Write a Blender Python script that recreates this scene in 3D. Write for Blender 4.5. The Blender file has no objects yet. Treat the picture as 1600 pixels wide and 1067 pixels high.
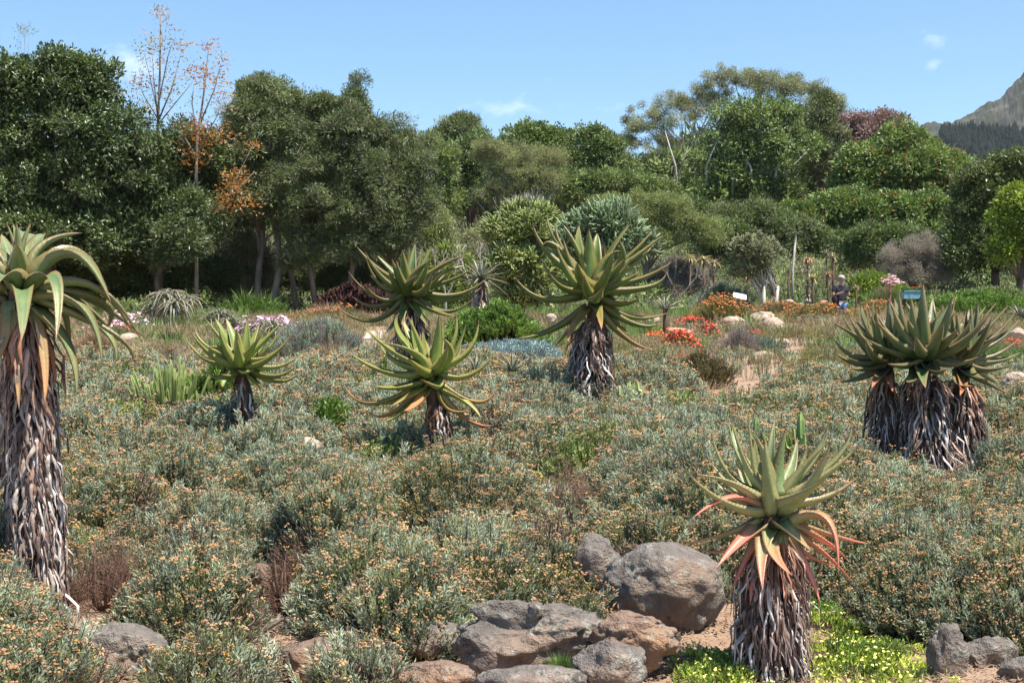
import bpy, math, random
import numpy as np
from mathutils import Vector, Matrix, noise

random.seed(11)
rng = np.random.default_rng(11)
R = math.radians
sc = bpy.context.scene
COL = sc.collection

# ------------------------------------------------------------------ camera, sky, sun, exposure
F, CX, CY, EYE = 2198.0, 800.0, 533.5, 1.68
cam = bpy.data.cameras.new('camera'); co = bpy.data.objects.new('camera', cam); COL.objects.link(co)
cam.sensor_width = 36; cam.lens = 36 * F / 1600; cam.clip_end = 8000; cam.clip_start = 0.1
co.location = (0, 0, EYE); co.rotation_euler = (R(90), 0, 0)
sc.camera = co
SUNV = Vector((0.34, -0.24, 1.0)).normalized()
world = bpy.data.worlds.new('World'); sc.world = world; world.use_nodes = True
wn, wl = world.node_tree.nodes, world.node_tree.links
for n in list(wn): wn.remove(n)
sky = wn.new('ShaderNodeTexSky'); sky.sky_type = 'NISHITA'; sky.sun_disc = False
sky.sun_elevation = math.asin(SUNV.z); sky.sun_rotation = math.atan2(SUNV.x, SUNV.y)
sky.air_density = 1.0; sky.dust_density = 0.6; sky.ozone_density = 2.2; sky.altitude = 200
tc = wn.new('ShaderNodeTexCoord')
mp = wn.new('ShaderNodeMapping'); mp.inputs['Scale'].default_value = (11, 11, 20); mp.inputs['Location'].default_value = (1.3, 0.4, 2.1)
nz = wn.new('ShaderNodeTexNoise'); nz.inputs['Scale'].default_value = 1.0; nz.inputs['Detail'].default_value = 6; nz.inputs['Roughness'].default_value = 0.55
cr = wn.new('ShaderNodeValToRGB'); cr.color_ramp.elements[0].position = 0.63; cr.color_ramp.elements[1].position = 0.82
cr.color_ramp.elements[1].color = (0.62, 0.62, 0.62, 1)
mix = wn.new('ShaderNodeMix'); mix.data_type = 'RGBA'
mix.inputs['B'].default_value = (9.0, 9.3, 9.6, 1)
bg = wn.new('ShaderNodeBackground'); bg.inputs['Strength'].default_value = 0.105
wo = wn.new('ShaderNodeOutputWorld')
wl.new(tc.outputs['Generated'], mp.inputs['Vector']); wl.new(mp.outputs['Vector'], nz.inputs['Vector'])
wl.new(nz.outputs['Fac'], cr.inputs['Fac']); wl.new(cr.outputs['Color'], mix.inputs['Factor'])
hsv = wn.new('ShaderNodeHueSaturation'); hsv.inputs['Saturation'].default_value = 1.22; hsv.inputs['Value'].default_value = 1.0
wl.new(sky.outputs['Color'], hsv.inputs['Color']); wl.new(hsv.outputs['Color'], mix.inputs['A']); wl.new(mix.outputs['Result'], bg.inputs['Color']); wl.new(bg.outputs['Background'], wo.inputs['Surface'])
sl = bpy.data.lights.new('sun', 'SUN'); sl.energy = 5.0; sl.angle = R(0.5); sl.color = (1.0, 0.94, 0.84)
so = bpy.data.objects.new('sun', sl); COL.objects.link(so); so.rotation_euler = SUNV.to_track_quat('Z', 'Y').to_euler()
so.location = (10, -10, 60)
sc.view_settings.view_transform = 'Standard'; sc.view_settings.look = 'None'
sc.view_settings.exposure = 0.98; sc.view_settings.gamma = 1.0; sc.view_settings.use_curve_mapping = False
sc.render.engine = 'CYCLES'
sc.cycles.max_bounces = 6; sc.cycles.diffuse_bounces = 3; sc.cycles.glossy_bounces = 2; sc.cycles.transmission_bounces = 3
sc.cycles.use_denoising = True; sc.cycles.denoiser = 'OPENIMAGEDENOISE'; sc.cycles.denoising_input_passes = 'RGB_ALBEDO_NORMAL'; sc.cycles.volume_bounces = 0

# ------------------------------------------------------------------ helpers
def at(px, py, d):
    return Vector(((px - CX) / F * d, d, EYE - (py - CY) / F * d))

TY = [-20, 0, 6, 7, 9, 11, 13, 16, 20, 25, 30, 33, 36, 43, 50, 60, 70, 85, 110, 150, 220, 400, 3000]
TZ = [-.6, -.05, 0, 0, .03, .19, .42, .76, 1.18, 1.5, 1.82, 2.0, 2.05, 2.0, 2.35, 3.0, 4.2, 6.0, 9.5, 14, 19, 22, 22]
def G(x, y):
    z = float(np.interp(y, TY, TZ))
    return z + 0.03 * math.sin(x * 1.3 + y * .7) * min(1, max(0, y / 10)) + 0.02 * math.sin(x * 2.9 - y * 1.7)
def Gn(x, y):
    return np.interp(y, TY, TZ) + 0.03 * np.sin(x * 1.3 + y * .7) * np.clip(y / 10, 0, 1) + 0.02 * np.sin(x * 2.9 - y * 1.7)

def tag(o, label=None, cat=None, group=None, kind=None):
    if label: o['label'] = label
    if cat: o['category'] = cat
    if group: o['group'] = group
    if kind: o['kind'] = kind
    return o
def empty(name, loc):
    o = bpy.data.objects.new(name, None); o.empty_display_size = .1; COL.objects.link(o); o.location = loc
    return o
def put(name, me, parent=None, loc=None):
    o = bpy.data.objects.new(name, me); COL.objects.link(o)
    if parent is not None:
        o.parent = parent; o.location = -Vector(parent.location)   # meshes are given in world coordinates
    return o

class MB:
    def __init__(s): s.v = []; s.f = []; s.m = []; s.c = []; s.smooth = True
    def add(s, vs, fs, m=0, c=(0, 0, 0)):
        b = len(s.v); s.v.extend([tuple(p) for p in vs]); s.c.extend([c] * len(vs) if not isinstance(c, list) else c)
        for f in fs: s.f.append(tuple(i + b for i in f)); s.m.append(m)
    def tube(s, pts, rad, n=6, m=0, c=(0, 0, 0), cap=True, ribs=0, rib=0.0):
        pts = [Vector(p) for p in pts]; vs = []; fs = []
        up = Vector((0.13, 0.31, 1))
        k = len(pts); side = None
        for i, p in enumerate(pts):
            t = (pts[min(i + 1, k - 1)] - pts[max(i - 1, 0)])
            t = t.normalized() if t.length > 1e-9 else Vector((0, 0, 1))
            if side is None:
                side = t.cross(Vector((1, 0, 0)) if abs(t.x) < .8 else Vector((0, 1, 0))).normalized()
            side = (side - t * side.dot(t)).normalized(); b = t.cross(side)
            for j in range(n):
                a = 2 * math.pi * j / n; r = rad[i]
                if ribs and j % 2: r *= (1 - rib)
                vs.append(p + side * (math.cos(a) * r) + b * (math.sin(a) * r))
        for i in range(k - 1):
            for j in range(n):
                fs.append((i * n + j, i * n + (j + 1) % n, (i + 1) * n + (j + 1) % n, (i + 1) * n + j))
        if cap: fs.append(tuple(range(n - 1, -1, -1))); fs.append(tuple((k - 1) * n + j for j in range(n)))
        s.add(vs, fs, m, c)
    def box(s, lo, hi, m=0, c=(0, 0, 0)):
        x0, y0, z0 = lo; x1, y1, z1 = hi
        s.add([(x0,y0,z0),(x1,y0,z0),(x1,y1,z0),(x0,y1,z0),(x0,y0,z1),(x1,y0,z1),(x1,y1,z1),(x0,y1,z1)],
              [(0,3,2,1),(4,5,6,7),(0,1,5,4),(1,2,6,5),(2,3,7,6),(3,0,4,7)], m, c)
    def mesh(s, name, mats, smooth=None):
        me = bpy.data.meshes.new(name); me.from_pydata(s.v, [], s.f); me.update()
        for m in (mats if isinstance(mats, (list, tuple)) else [mats]): me.materials.append(m)
        me.polygons.foreach_set('material_index', s.m)
        if s.smooth if smooth is None else smooth: me.polygons.foreach_set('use_smooth', [True] * len(s.f))
        a = me.color_attributes.new('lc', 'FLOAT_COLOR', 'POINT')
        a.data.foreach_set('color', np.array([(c[0], c[1], c[2], 1) for c in s.c], dtype=np.float32).ravel())
        return me
    def build(s, name, mats, parent=None, smooth=None):
        return put(name, s.mesh(name, mats, smooth), parent)

# ------------------------------------------------------------------ materials
def newmat(name):
    m = bpy.data.materials.new(name); m.use_nodes = True
    nt = m.node_tree; b = nt.nodes['Principled BSDF']
    return m, nt, b
def nd(nt, t, **kw):
    n = nt.nodes.new(t)
    for k, v in kw.items(): setattr(n, k, v)
    return n
def mixc(nt, fac, a, b, blend='MIX'):
    n = nd(nt, 'ShaderNodeMix', data_type='RGBA', blend_type=blend)
    for i, v in (('Factor', fac), ('A', a), ('B', b)):
        if isinstance(v, bpy.types.NodeSocket): nt.links.new(v, n.inputs[i])
        elif i == 'Factor': n.inputs[i].default_value = v
        else: n.inputs[i].default_value = (*v, 1)
    return n.outputs['Result']
def tex(nt, scale, detail=3, rough=.55, coord='Object', ramp=None, kind='Noise'):
    c = nd(nt, 'ShaderNodeTexCoord') if coord != 'World' else nd(nt, 'ShaderNodeNewGeometry')
    n = nd(nt, 'ShaderNodeTex' + kind)
    n.inputs['Scale'].default_value = scale
    if kind == 'Noise': n.inputs['Detail'].default_value = detail; n.inputs['Roughness'].default_value = rough
    nt.links.new(c.outputs[coord if coord != 'World' else 'Position'], n.inputs['Vector'])
    out = n.outputs['Fac' if kind == 'Noise' else 'Distance']
    if ramp:
        r = nd(nt, 'ShaderNodeMapRange'); nt.links.new(out, r.inputs['Value'])
        r.inputs['From Min'].default_value, r.inputs['From Max'].default_value = ramp
        out = r.outputs['Result']
    return out
def math_(nt, op, a, b=None):
    n = nd(nt, 'ShaderNodeMath', operation=op)
    for i, v in enumerate((a, b)):
        if v is None: continue
        if isinstance(v, bpy.types.NodeSocket): nt.links.new(v, n.inputs[i])
        else: n.inputs[i].default_value = v
    return n.outputs[0]
def bump(nt, b, h, strength=.4, dist=.02):
    n = nd(nt, 'ShaderNodeBump'); n.inputs['Strength'].default_value = strength; n.inputs['Distance'].default_value = dist
    nt.links.new(h, n.inputs['Height']); nt.links.new(n.outputs['Normal'], b.inputs['Normal'])

_leaf = {}
def leafmat(name, a, b, trans=.3, rough=.5, spec=.4, patch=.6):
    """foliage: colour drifts between a and b from clump to clump and over the plant"""
    if name in _leaf: return _leaf[name]
    m, nt, p = newmat(name)
    oi = nd(nt, 'ShaderNodeObjectInfo')
    n1 = tex(nt, patch, 2, coord='World', ramp=(.35, .65))
    f = math_(nt, 'ADD', math_(nt, 'MULTIPLY', oi.outputs['Random'], .6), math_(nt, 'MULTIPLY', n1, .4))
    c = mixc(nt, f, a, b)
    hs = nd(nt, 'ShaderNodeHueSaturation')
    v = math_(nt, 'ADD', math_(nt, 'MULTIPLY', math_(nt, 'FRACT', math_(nt, 'MULTIPLY', oi.outputs['Random'], 17.3)), 1.0), .55)  # random brightness per clump, spread wide to paint patches of light into foliage
    nt.links.new(v, hs.inputs['Value']); nt.links.new(c, hs.inputs['Color']); c = hs.outputs['Color']
    nt.links.new(c, p.inputs['Base Color']); p.inputs['Roughness'].default_value = rough
    p.inputs['Specular IOR Level'].default_value = spec
    if trans > 0:
        tr = nd(nt, 'ShaderNodeBsdfTranslucent')
        c2 = mixc(nt, .5, c, (1.0, 1.0, .35), 'MULTIPLY')
        nt.links.new(c2, tr.inputs['Color'])
        ms = nd(nt, 'ShaderNodeMixShader'); ms.inputs[0].default_value = trans
        nt.links.new(p.outputs[0], ms.inputs[1]); nt.links.new(tr.outputs[0], ms.inputs[2])
        nt.links.new(ms.outputs[0], nt.nodes['Material Output'].inputs['Surface'])
    _leaf[name] = m
    return m
def plain(name, col, rough=.7, spec=.3, var=.0, scale=20):
    m, nt, p = newmat(name)
    p.inputs['Roughness'].default_value = rough; p.inputs['Specular IOR Level'].default_value = spec
    if var:
        f = tex(nt, scale, 4, ramp=(.3, .7))
        c = mixc(nt, f, tuple(x * (1 - var) for x in col), tuple(min(1, x * (1 + var)) for x in col))
        nt.links.new(c, p.inputs['Base Color'])
    else: p.inputs['Base Color'].default_value = (*col, 1)
    return m
def bark(name, a, b, scale=6):
    m, nt, p = newmat(name)
    c = nd(nt, 'ShaderNodeTexCoord'); mpp = nd(nt, 'ShaderNodeMapping'); mpp.inputs['Scale'].default_value = (1, 1, .25)
    n = nd(nt, 'ShaderNodeTexNoise'); n.inputs['Scale'].default_value = scale; n.inputs['Detail'].default_value = 5
    nt.links.new(c.outputs['Object'], mpp.inputs['Vector']); nt.links.new(mpp.outputs[0], n.inputs['Vector'])
    r = nd(nt, 'ShaderNodeMapRange'); r.inputs['From Min'].default_value = .35; r.inputs['From Max'].default_value = .65
    nt.links.new(n.outputs['Fac'], r.inputs['Value'])
    nt.links.new(mixc(nt, r.outputs[0], a, b), p.inputs['Base Color']); p.inputs['Roughness'].default_value = .85
    bump(nt, p, n.outputs['Fac'], .6, .03)
    return m

def aloe_mat(name, green, pale, tip, red):
    """lc.r = place along the leaf, lc.g = how far the leaf has turned red, lc.b = margin"""
    m, nt, p = newmat(name)
    at_ = nd(nt, 'ShaderNodeVertexColor', layer_name='lc'); sp = nd(nt, 'ShaderNodeSeparateColor')
    nt.links.new(at_.outputs['Color'], sp.inputs[0])
    n = tex(nt, 5, 4, ramp=(.3, .7)); n2 = tex(nt, 55, 3, ramp=(.35, .7))
    c = mixc(nt, n, green, pale)
    c = mixc(nt, math_(nt, 'MULTIPLY', n2, .22), c, tuple(x * .4 for x in green))
    n3 = tex(nt, 13, 4, .6, ramp=(.6, .68)); c = mixc(nt, math_(nt, 'MULTIPLY', n3, .3), c, (.17, .13, .07))
    dry_ = nd(nt, 'ShaderNodeMapRange'); dry_.inputs['From Min'].default_value = .9; dry_.inputs['From Max'].default_value = .97; nt.links.new(sp.outputs['Red'], dry_.inputs['Value'])
    tipf = math_(nt, 'MULTIPLY', math_(nt, 'POWER', sp.outputs['Red'], 7.0), .6)
    c = mixc(nt, tipf, c, tip)
    rf = math_(nt, 'MULTIPLY', sp.outputs['Green'], math_(nt, 'ADD', math_(nt, 'MULTIPLY', sp.outputs['Red'], 1.1), math_(nt, 'MULTIPLY', n, .35)))
    rr = nd(nt, 'ShaderNodeMapRange'); rr.inputs['From Min'].default_value = .1; rr.inputs['From Max'].default_value = .75
    nt.links.new(rf, rr.inputs['Value'])
    c = mixc(nt, rr.outputs[0], c, red)
    c = mixc(nt, math_(nt, 'MULTIPLY', dry_.outputs[0], .8), c, (.2, .12, .07))
    c = mixc(nt, math_(nt, 'MULTIPLY', sp.outputs['Blue'], .75), c, (.33, .13, .06))
    nt.links.new(c, p.inputs['Base Color']); p.inputs['Roughness'].default_value = .42
    p.inputs['Specular IOR Level'].default_value = .5
    bump(nt, p, n2, .12, .01)
    return m
def dead_mat():
    """lc.r picks bleached or brown per strip"""
    m, nt, p = newmat('dried_leaf')
    a = nd(nt, 'ShaderNodeVertexColor', layer_name='lc'); sp = nd(nt, 'ShaderNodeSeparateColor'); nt.links.new(a.outputs['Color'], sp.inputs[0])
    r = nd(nt, 'ShaderNodeValToRGB'); e = r.color_ramp.elements
    e[0].position = 0; e[0].color = (.05, .028, .02, 1); e[1].position = 1; e[1].color = (.64, .59, .55, 1)
    x = e.new(.35); x.color = (.15, .09, .07, 1); x = e.new(.65); x.color = (.33, .265, .22, 1)
    n = tex(nt, 30, 4, ramp=(.3, .7))
    f = math_(nt, 'ADD', sp.outputs['Red'], math_(nt, 'MULTIPLY', math_(nt, 'SUBTRACT', n, .5), .35))
    nt.links.new(f, r.inputs['Fac'])
    c = mixc(nt, sp.outputs['Green'], r.outputs['Color'], (.42, .17, .08))
    nt.links.new(c, p.inputs['Base Color']); p.inputs['Roughness'].default_value = .7
    bump(nt, p, n, .3, .005)
    return m
def rock_mat(name, dark, mid, light, lichen=.5, orange=.5):
    m, nt, p = newmat(name)
    n1 = tex(nt, 2.6, 6, .62, ramp=(.34, .66)); n2 = tex(nt, 14, 5, .65, ramp=(.35, .7)); n3 = tex(nt, 8, 6, .7, ramp=(.555, .59)); n4 = tex(nt, 60, 3, .7)
    n5 = tex(nt, 1.7, 3, ramp=(.5, .7))
    c = mixc(nt, n1, dark, mid); c = mixc(nt, math_(nt, 'MULTIPLY', n2, .5), c, light)
    c = mixc(nt, math_(nt, 'MULTIPLY', n5, orange), c, (.36, .2, .1))
    c = mixc(nt, math_(nt, 'MULTIPLY', math_(nt, 'MULTIPLY', n3, lichen), math_(nt, 'ADD', math_(nt, 'MULTIPLY', n2, .6), .2)), c, (.42, .43, .37))
    n6 = tex(nt, 7.5, 4, .6, ramp=(.6, .66)); c = mixc(nt, math_(nt, 'MULTIPLY', n6, .75), c, tuple(x * .35 for x in dark))
    c = mixc(nt, math_(nt, 'MULTIPLY', n4, .3), c, dark)
    nt.links.new(c, p.inputs['Base Color']); p.inputs['Roughness'].default_value = .9; p.inputs['Specular IOR Level'].default_value = .2
    h = math_(nt, 'ADD', math_(nt, 'MULTIPLY', n2, 1.4), math_(nt, 'MULTIPLY', n4, .6))
    bump(nt, p, h, .75, .03)
    return m

M_dead = dead_mat()
M_bark = bark('brown_bark', (.07, .045, .03), (.2, .15, .11))
M_mbark = bark('mid_bark', (.15, .12, .1), (.32, .28, .23))
M_pbark = bark('pale_bark', (.3, .26, .22), (.55, .5, .43))
M_stalk = plain('dark_stalk', (.11, .07, .05), .9, .1, .3)
M_twig = plain('grey_twig', (.22, .18, .15), .9, .1, .3)
M_rock = rock_mat('grey_sandstone', (.1, .085, .073), (.22, .188, .162), (.34, .3, .265), 1.0, .5)
M_rock2 = rock_mat('brown_sandstone', (.16, .1, .07), (.3, .2, .14), (.38, .29, .23), .6, .8)
M_rock3 = rock_mat('cream_sandstone', (.38, .28, .2), (.6, .46, .35), (.66, .56, .46), .1, .15)

# ------------------------------------------------------------------ instanced foliage
def leafquad(mb, b, d, n, L, W, m=0):
    d = d.normalized(); s = d.cross(n)
    if s.length < 1e-5: s = d.orthogonal()
    s.normalize(); q = d.cross(s).normalized()
    mb.add([b, b + d * L * .45 + s * W * .5 + q * W * .12, b + d * L - q * L * .08, b + d * L * .45 - s * W * .5 + q * W * .12], [(0, 1, 2, 3)], m)
def rv(): 
    v = Vector((random.gauss(0, 1), random.gauss(0, 1), random.gauss(0, 1))); return v.normalized()
def octa(mb, c, r, m, flat=1.0):
    mb.add([c + Vector((r, 0, 0)), c + Vector((0, r, 0)), c - Vector((r, 0, 0)), c - Vector((0, r, 0)), c + Vector((0, 0, r * flat)), c - Vector((0, 0, r * flat))],
           [(0,1,4),(1,2,4),(2,3,4),(3,0,4),(1,0,5),(2,1,5),(3,2,5),(0,3,5)], m)
def disc(mb, c, r, n, m, k=7):
    s = n.orthogonal().normalized(); b = n.cross(s)
    mb.add([c - n * r * .25] + [c + (s * math.cos(2 * math.pi * i / k) + b * math.sin(2 * math.pi * i / k)) * r for i in range(k)], [(0, 1 + i, 1 + (i + 1) % k) for i in range(k)], m)
def source(name, mb, mats):
    me = mb.mesh(name, mats, False); return bpy.data.objects.new(name, me)     # never linked: only its mesh is used
def src_ball(name, mat, n=26, L=.3, W=.14, extra=None, out=1.1, stick=None):
    """unit clump of leaves, local +z points out of the crown"""
    mb = MB()
    for i in range(n):
        p = rv() * (random.random() ** .4) * .62; p.z *= .75
        d = (rv() + p.normalized() * .9 + Vector((0, 0, .35))).normalized()
        nn = (rv() * .75 + Vector((0, 0, 1)) * out).normalized()
        leafquad(mb, p, d, nn, L * random.uniform(.7, 1.25), W * random.uniform(.7, 1.2))
    mats = [mat]
    if extra:
        mats.append(extra[0])
        for i in range(extra[1]):
            p = rv() * .6; p.z = abs(p.z); octa(mb, p, extra[2], 1)
    if stick:
        mats.append(stick)
        for i in range(3):
            mb.tube([Vector((0, 0, -.5)), rv() * .3, rv() * .75], [.02, .015, .008], 3, len(mats) - 1)
    return source(name, mb, mats)
def src_sprigs(name, leaf, stalk, flower=None, n=7, h=.15, spread=.075, L=.034, W=.0075, nl=20, fr=.0065, nfl=6, fh=.02):
    """a handful of leafy shoots, some with a flat head of small flowers; metres"""
    mb = MB()
    for i in range(n):
        a = random.random() * 6.28; r = spread * math.sqrt(random.random())
        b = Vector((math.cos(a) * r * .5, math.sin(a) * r * .5, -h * .7)); hh = h * random.uniform(.75, 1.15)
        t = Vector((math.cos(a) * r * 1.3, math.sin(a) * r * 1.3, hh * .6))
        mb.tube([b, (b + t) / 2 + rv() * .008, t], [.0022, .002, .0012], 3, 1, cap=False)
        for k in range(nl):
            f = .3 + .7 * k / nl; p = b.lerp(t, f)
            d = (t - b).normalized() * .75 + rv() * .6
            leafquad(mb, p, d, rv() + Vector((0, 0, .8)), L * random.uniform(.6, 1.1), W)
        if flower and random.random() < fh * 12:
            c = t + Vector((0, 0, .016)); mb.tube([t, c], [.001, .001], 3, 1, cap=False)
            for k in range(nfl):
                e = rv() * .016; e.z *= .35; octa(mb, c + e, fr * random.uniform(.7, 1.2), 2, .8)
    return source(name, mb, [leaf, stalk] + ([flower] if flower else []))
def src_grass(name, mat, n=26, h=.22, spread=.07, W=.006, lean=.5, tops=None, fr=.01):
    mb = MB()
    for i in range(n):
        a = random.random() * 6.28; r = spread * math.sqrt(random.random())
        b = Vector((math.cos(a) * r, math.sin(a) * r, -.03)); d = Vector((math.cos(a) * lean * random.random(), math.sin(a) * lean * random.random(), 1)).normalized()
        H = h * random.uniform(.5, 1.1); t = b + d * H + Vector((d.x, d.y, 0)) * H * .3
        s = d.cross(rv()).normalized() * W / 2; m_ = b + d * H * .55
        mb.add([b - s, b + s, m_ + s, m_ - s, t], [(0, 1, 2, 3), (3, 2, 4)], 0)
        if tops and random.random() < .5: octa(mb, t, fr, 1, .7)
    return source(name, mb, [mat] + ([tops] if tops else []))
def src_mat_flowers(name, leaf, flower, n=14, r=.022, spread=.13, h=.1, centre=None, nl=26):
    mb = MB()
    for i in range(nl):
        a = random.random() * 6.28; q = spread * math.sqrt(random.random())
        leafquad(mb, Vector((math.cos(a) * q, math.sin(a) * q, -h * .2)), rv() + Vector((0, 0, 1.1)), rv(), h * random.uniform(.5, .9), .011)
    for i in range(n):
        a = random.random() * 6.28; q = spread * math.sqrt(random.random())
        c = Vector((math.cos(a) * q, math.sin(a) * q, h * random.uniform(.5, .95))); nn = (rv() * .5 + Vector((0, -.25, 1))).normalized()
        disc(mb, c, r * random.uniform(.7, 1.15), nn, 1)
        if centre: octa(mb, c, r * .28, 2)
    return source(name, mb, [leaf, flower] + ([centre] if centre else []))

_gn = {}
def gn_group(sources):
    key = tuple(s.name for s in sources)
    if key in _gn: return _gn[key]
    g = bpy.data.node_groups.new('scatter', 'GeometryNodeTree')
    g.interface.new_socket('Geometry', in_out='INPUT', socket_type='NodeSocketGeometry')
    g.interface.new_socket('Geometry', in_out='OUTPUT', socket_type='NodeSocketGeometry')
    gi = g.nodes.new('NodeGroupInput'); go = g.nodes.new('NodeGroupOutput')
    def attr(n, t):
        a = g.nodes.new('GeometryNodeInputNamedAttribute'); a.data_type = t; a.inputs['Name'].default_value = n
        return a.outputs['Attribute']
    rot, scl, var = attr('rot', 'FLOAT_VECTOR'), attr('scl', 'FLOAT_VECTOR'), attr('var', 'INT')
    j = g.nodes.new('GeometryNodeJoinGeometry')
    for i, s in enumerate(sources):
        oi = g.nodes.new('GeometryNodeObjectInfo'); oi.inputs['Object'].default_value = s; oi.inputs['As Instance'].default_value = False
        cmp_ = g.nodes.new('FunctionNodeCompare'); cmp_.data_type = 'INT'; cmp_.operation = 'EQUAL'
        g.links.new(var, cmp_.inputs[2]); cmp_.inputs[3].default_value = i
        ip = g.nodes.new('GeometryNodeInstanceOnPoints')
        g.links.new(gi.outputs[0], ip.inputs['Points']); g.links.new(cmp_.outputs[0], ip.inputs['Selection'])
        g.links.new(oi.outputs['Geometry'], ip.inputs['Instance']); g.links.new(rot, ip.inputs['Rotation']); g.links.new(scl, ip.inputs['Scale'])
        g.links.new(ip.outputs[0], j.inputs[0])
    g.links.new(j.outputs[0], go.inputs[0])
    _gn[key] = g
    return g
NINST = 0
def scatter(name, P, N, S, sources, parent=None, var=None, tilt=1.0):
    """P points, N outward normals, S sizes: one object of instanced clumps"""
    global NINST
    P = np.asarray(P, float); n = len(P); N = np.asarray(N, float); S = np.broadcast_to(np.asarray(S, float), (n,)) if np.ndim(S) < 2 else np.asarray(S)
    NINST += n
    N = N / np.maximum(1e-6, np.linalg.norm(N, axis=1))[:, None]
    ref = np.where(np.abs(N[:, :1]) < .8, np.array([[1., 0, 0]]), np.array([[0, 1., 0]]))
    X = np.cross(ref, N); X /= np.linalg.norm(X, axis=1)[:, None]; Y = np.cross(N, X)
    a = rng.random(n) * 2 * np.pi; ca, sa = np.cos(a)[:, None], np.sin(a)[:, None]
    X, Y = X * ca + Y * sa, Y * ca - X * sa
    ey = -np.arcsin(np.clip(X[:, 2], -1, 1)); ex = np.arctan2(Y[:, 2], N[:, 2]); ez = np.arctan2(X[:, 1], X[:, 0])
    me = bpy.data.meshes.new(name); me.vertices.add(n); me.vertices.foreach_set('co', P.astype(np.float32).ravel())
    def A(nm, t, arr, f):
        at_ = me.attributes.new(nm, t, 'POINT'); at_.data.foreach_set(f, arr)
    A('rot', 'FLOAT_VECTOR', np.stack([ex, ey, ez], 1).astype(np.float32).ravel(), 'vector')
    s3 = S if S.ndim == 2 else np.repeat(S[:, None], 3, 1)
    A('scl', 'FLOAT_VECTOR', np.ascontiguousarray(s3, dtype=np.float32).ravel(), 'vector')
    if var is None: var = rng.integers(0, len(sources), n)
    A('var', 'INT', np.asarray(var, np.int32), 'value')
    me.update()
    o = put(name, me, parent)
    md = o.modifiers.new('leaves', 'NODES'); md.node_group = gn_group(sources)
    return o

#SETTING
# ------------------------------------------------------------------ ground, paths
def soil_mat(name, a, b, c3, gravel=1.0):
    m, nt, p = newmat(name)
    n1 = tex(nt, .5, 5, ramp=(.35, .65), coord='World'); n2 = tex(nt, 9, 5, .65, ramp=(.3, .7), coord='World'); n3 = tex(nt, 60, 3, .7, coord='World', ramp=(.4, .7))
    c = mixc(nt, n1, a, b); c = mixc(nt, math_(nt, 'MULTIPLY', n2, .55), c, c3); c = mixc(nt, math_(nt, 'MULTIPLY', n3, .35), c, tuple(x * .5 for x in a))
    nt.links.new(c, p.inputs['Base Color']); p.inputs['Roughness'].default_value = .95; p.inputs['Specular IOR Level'].default_value = .1
    bump(nt, p, math_(nt, 'ADD', n2, n3), .6, .02 * gravel)
    return m
M_soil = soil_mat('sandy_soil', (.3, .185, .115), (.4, .27, .19), (.46, .34, .25))
M_path = soil_mat('pink_gravel', (.5, .37, .29), (.58, .45, .36), (.62, .52, .44), .5)
ys = [-20, -10, -4] + list(np.arange(0, 12, .25)) + list(np.arange(12, 50, .7)) + list(np.geomspace(50, 4200, 40))
us = np.linspace(-1, 1, 121)
V = []; Fc = []
for y in ys:
    for u in us:
        x = u * (7 + max(0, y) * .62) if y < 400 else u * (7 + y * 1.2); V.append((x, y, G(x, y) + (.02 * noise.noise(Vector((x * 3, y * 3, 0))) if y < 20 else 0)))
W_ = len(us)
for i in range(len(ys) - 1):
    for j in range(W_ - 1): Fc.append((i * W_ + j, i * W_ + j + 1, (i + 1) * W_ + j + 1, (i + 1) * W_ + j))
me = bpy.data.meshes.new('ground'); me.from_pydata(V, [], Fc); me.materials.append(M_soil); me.polygons.foreach_set('use_smooth', [True] * len(Fc))
tag(put('ground', me), kind='structure')
def ribbon(name, pts, wid, mat, lift=.004):
    mb = MB(); P = []
    for a, b in zip(pts[:-1], pts[1:]):
        for k in range(12): P.append(Vector(a).lerp(Vector(b), k / 12))
    P.append(Vector(pts[-1])); vs = []; fs = []; nn = 9
    for i, p in enumerate(P):
        t = (P[min(i + 1, len(P) - 1)] - P[max(0, i - 1)]).normalized(); s = Vector((-t.y, t.x))
        for k in range(nn):
            q = p + s * wid * (k / (nn - 1) - .5) * (1 + .1 * math.sin(i * .8)); vs.append((q.x, q.y, G(q.x, q.y) + lift + .016))
    for i in range(len(P) - 1):
        for k in range(nn - 1): fs.append((i * nn + k, (i + 1) * nn + k, (i + 1) * nn + k + 1, i * nn + k + 1))
    mb.add(vs, fs); return tag(mb.build(name, mat), kind='structure')
ribbon('gravel_path', [(8.2, 9.0), (6.1, 12.2), (6.2, 14.3), (8.5, 16.5), (12, 18)], 1.5, M_path)
ribbon('garden_path', [(-12, 22), (-7.5, 24.5), (-3.2, 30.0), (-1.2, 33), (3, 35)], 1.7, M_path)

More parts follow.
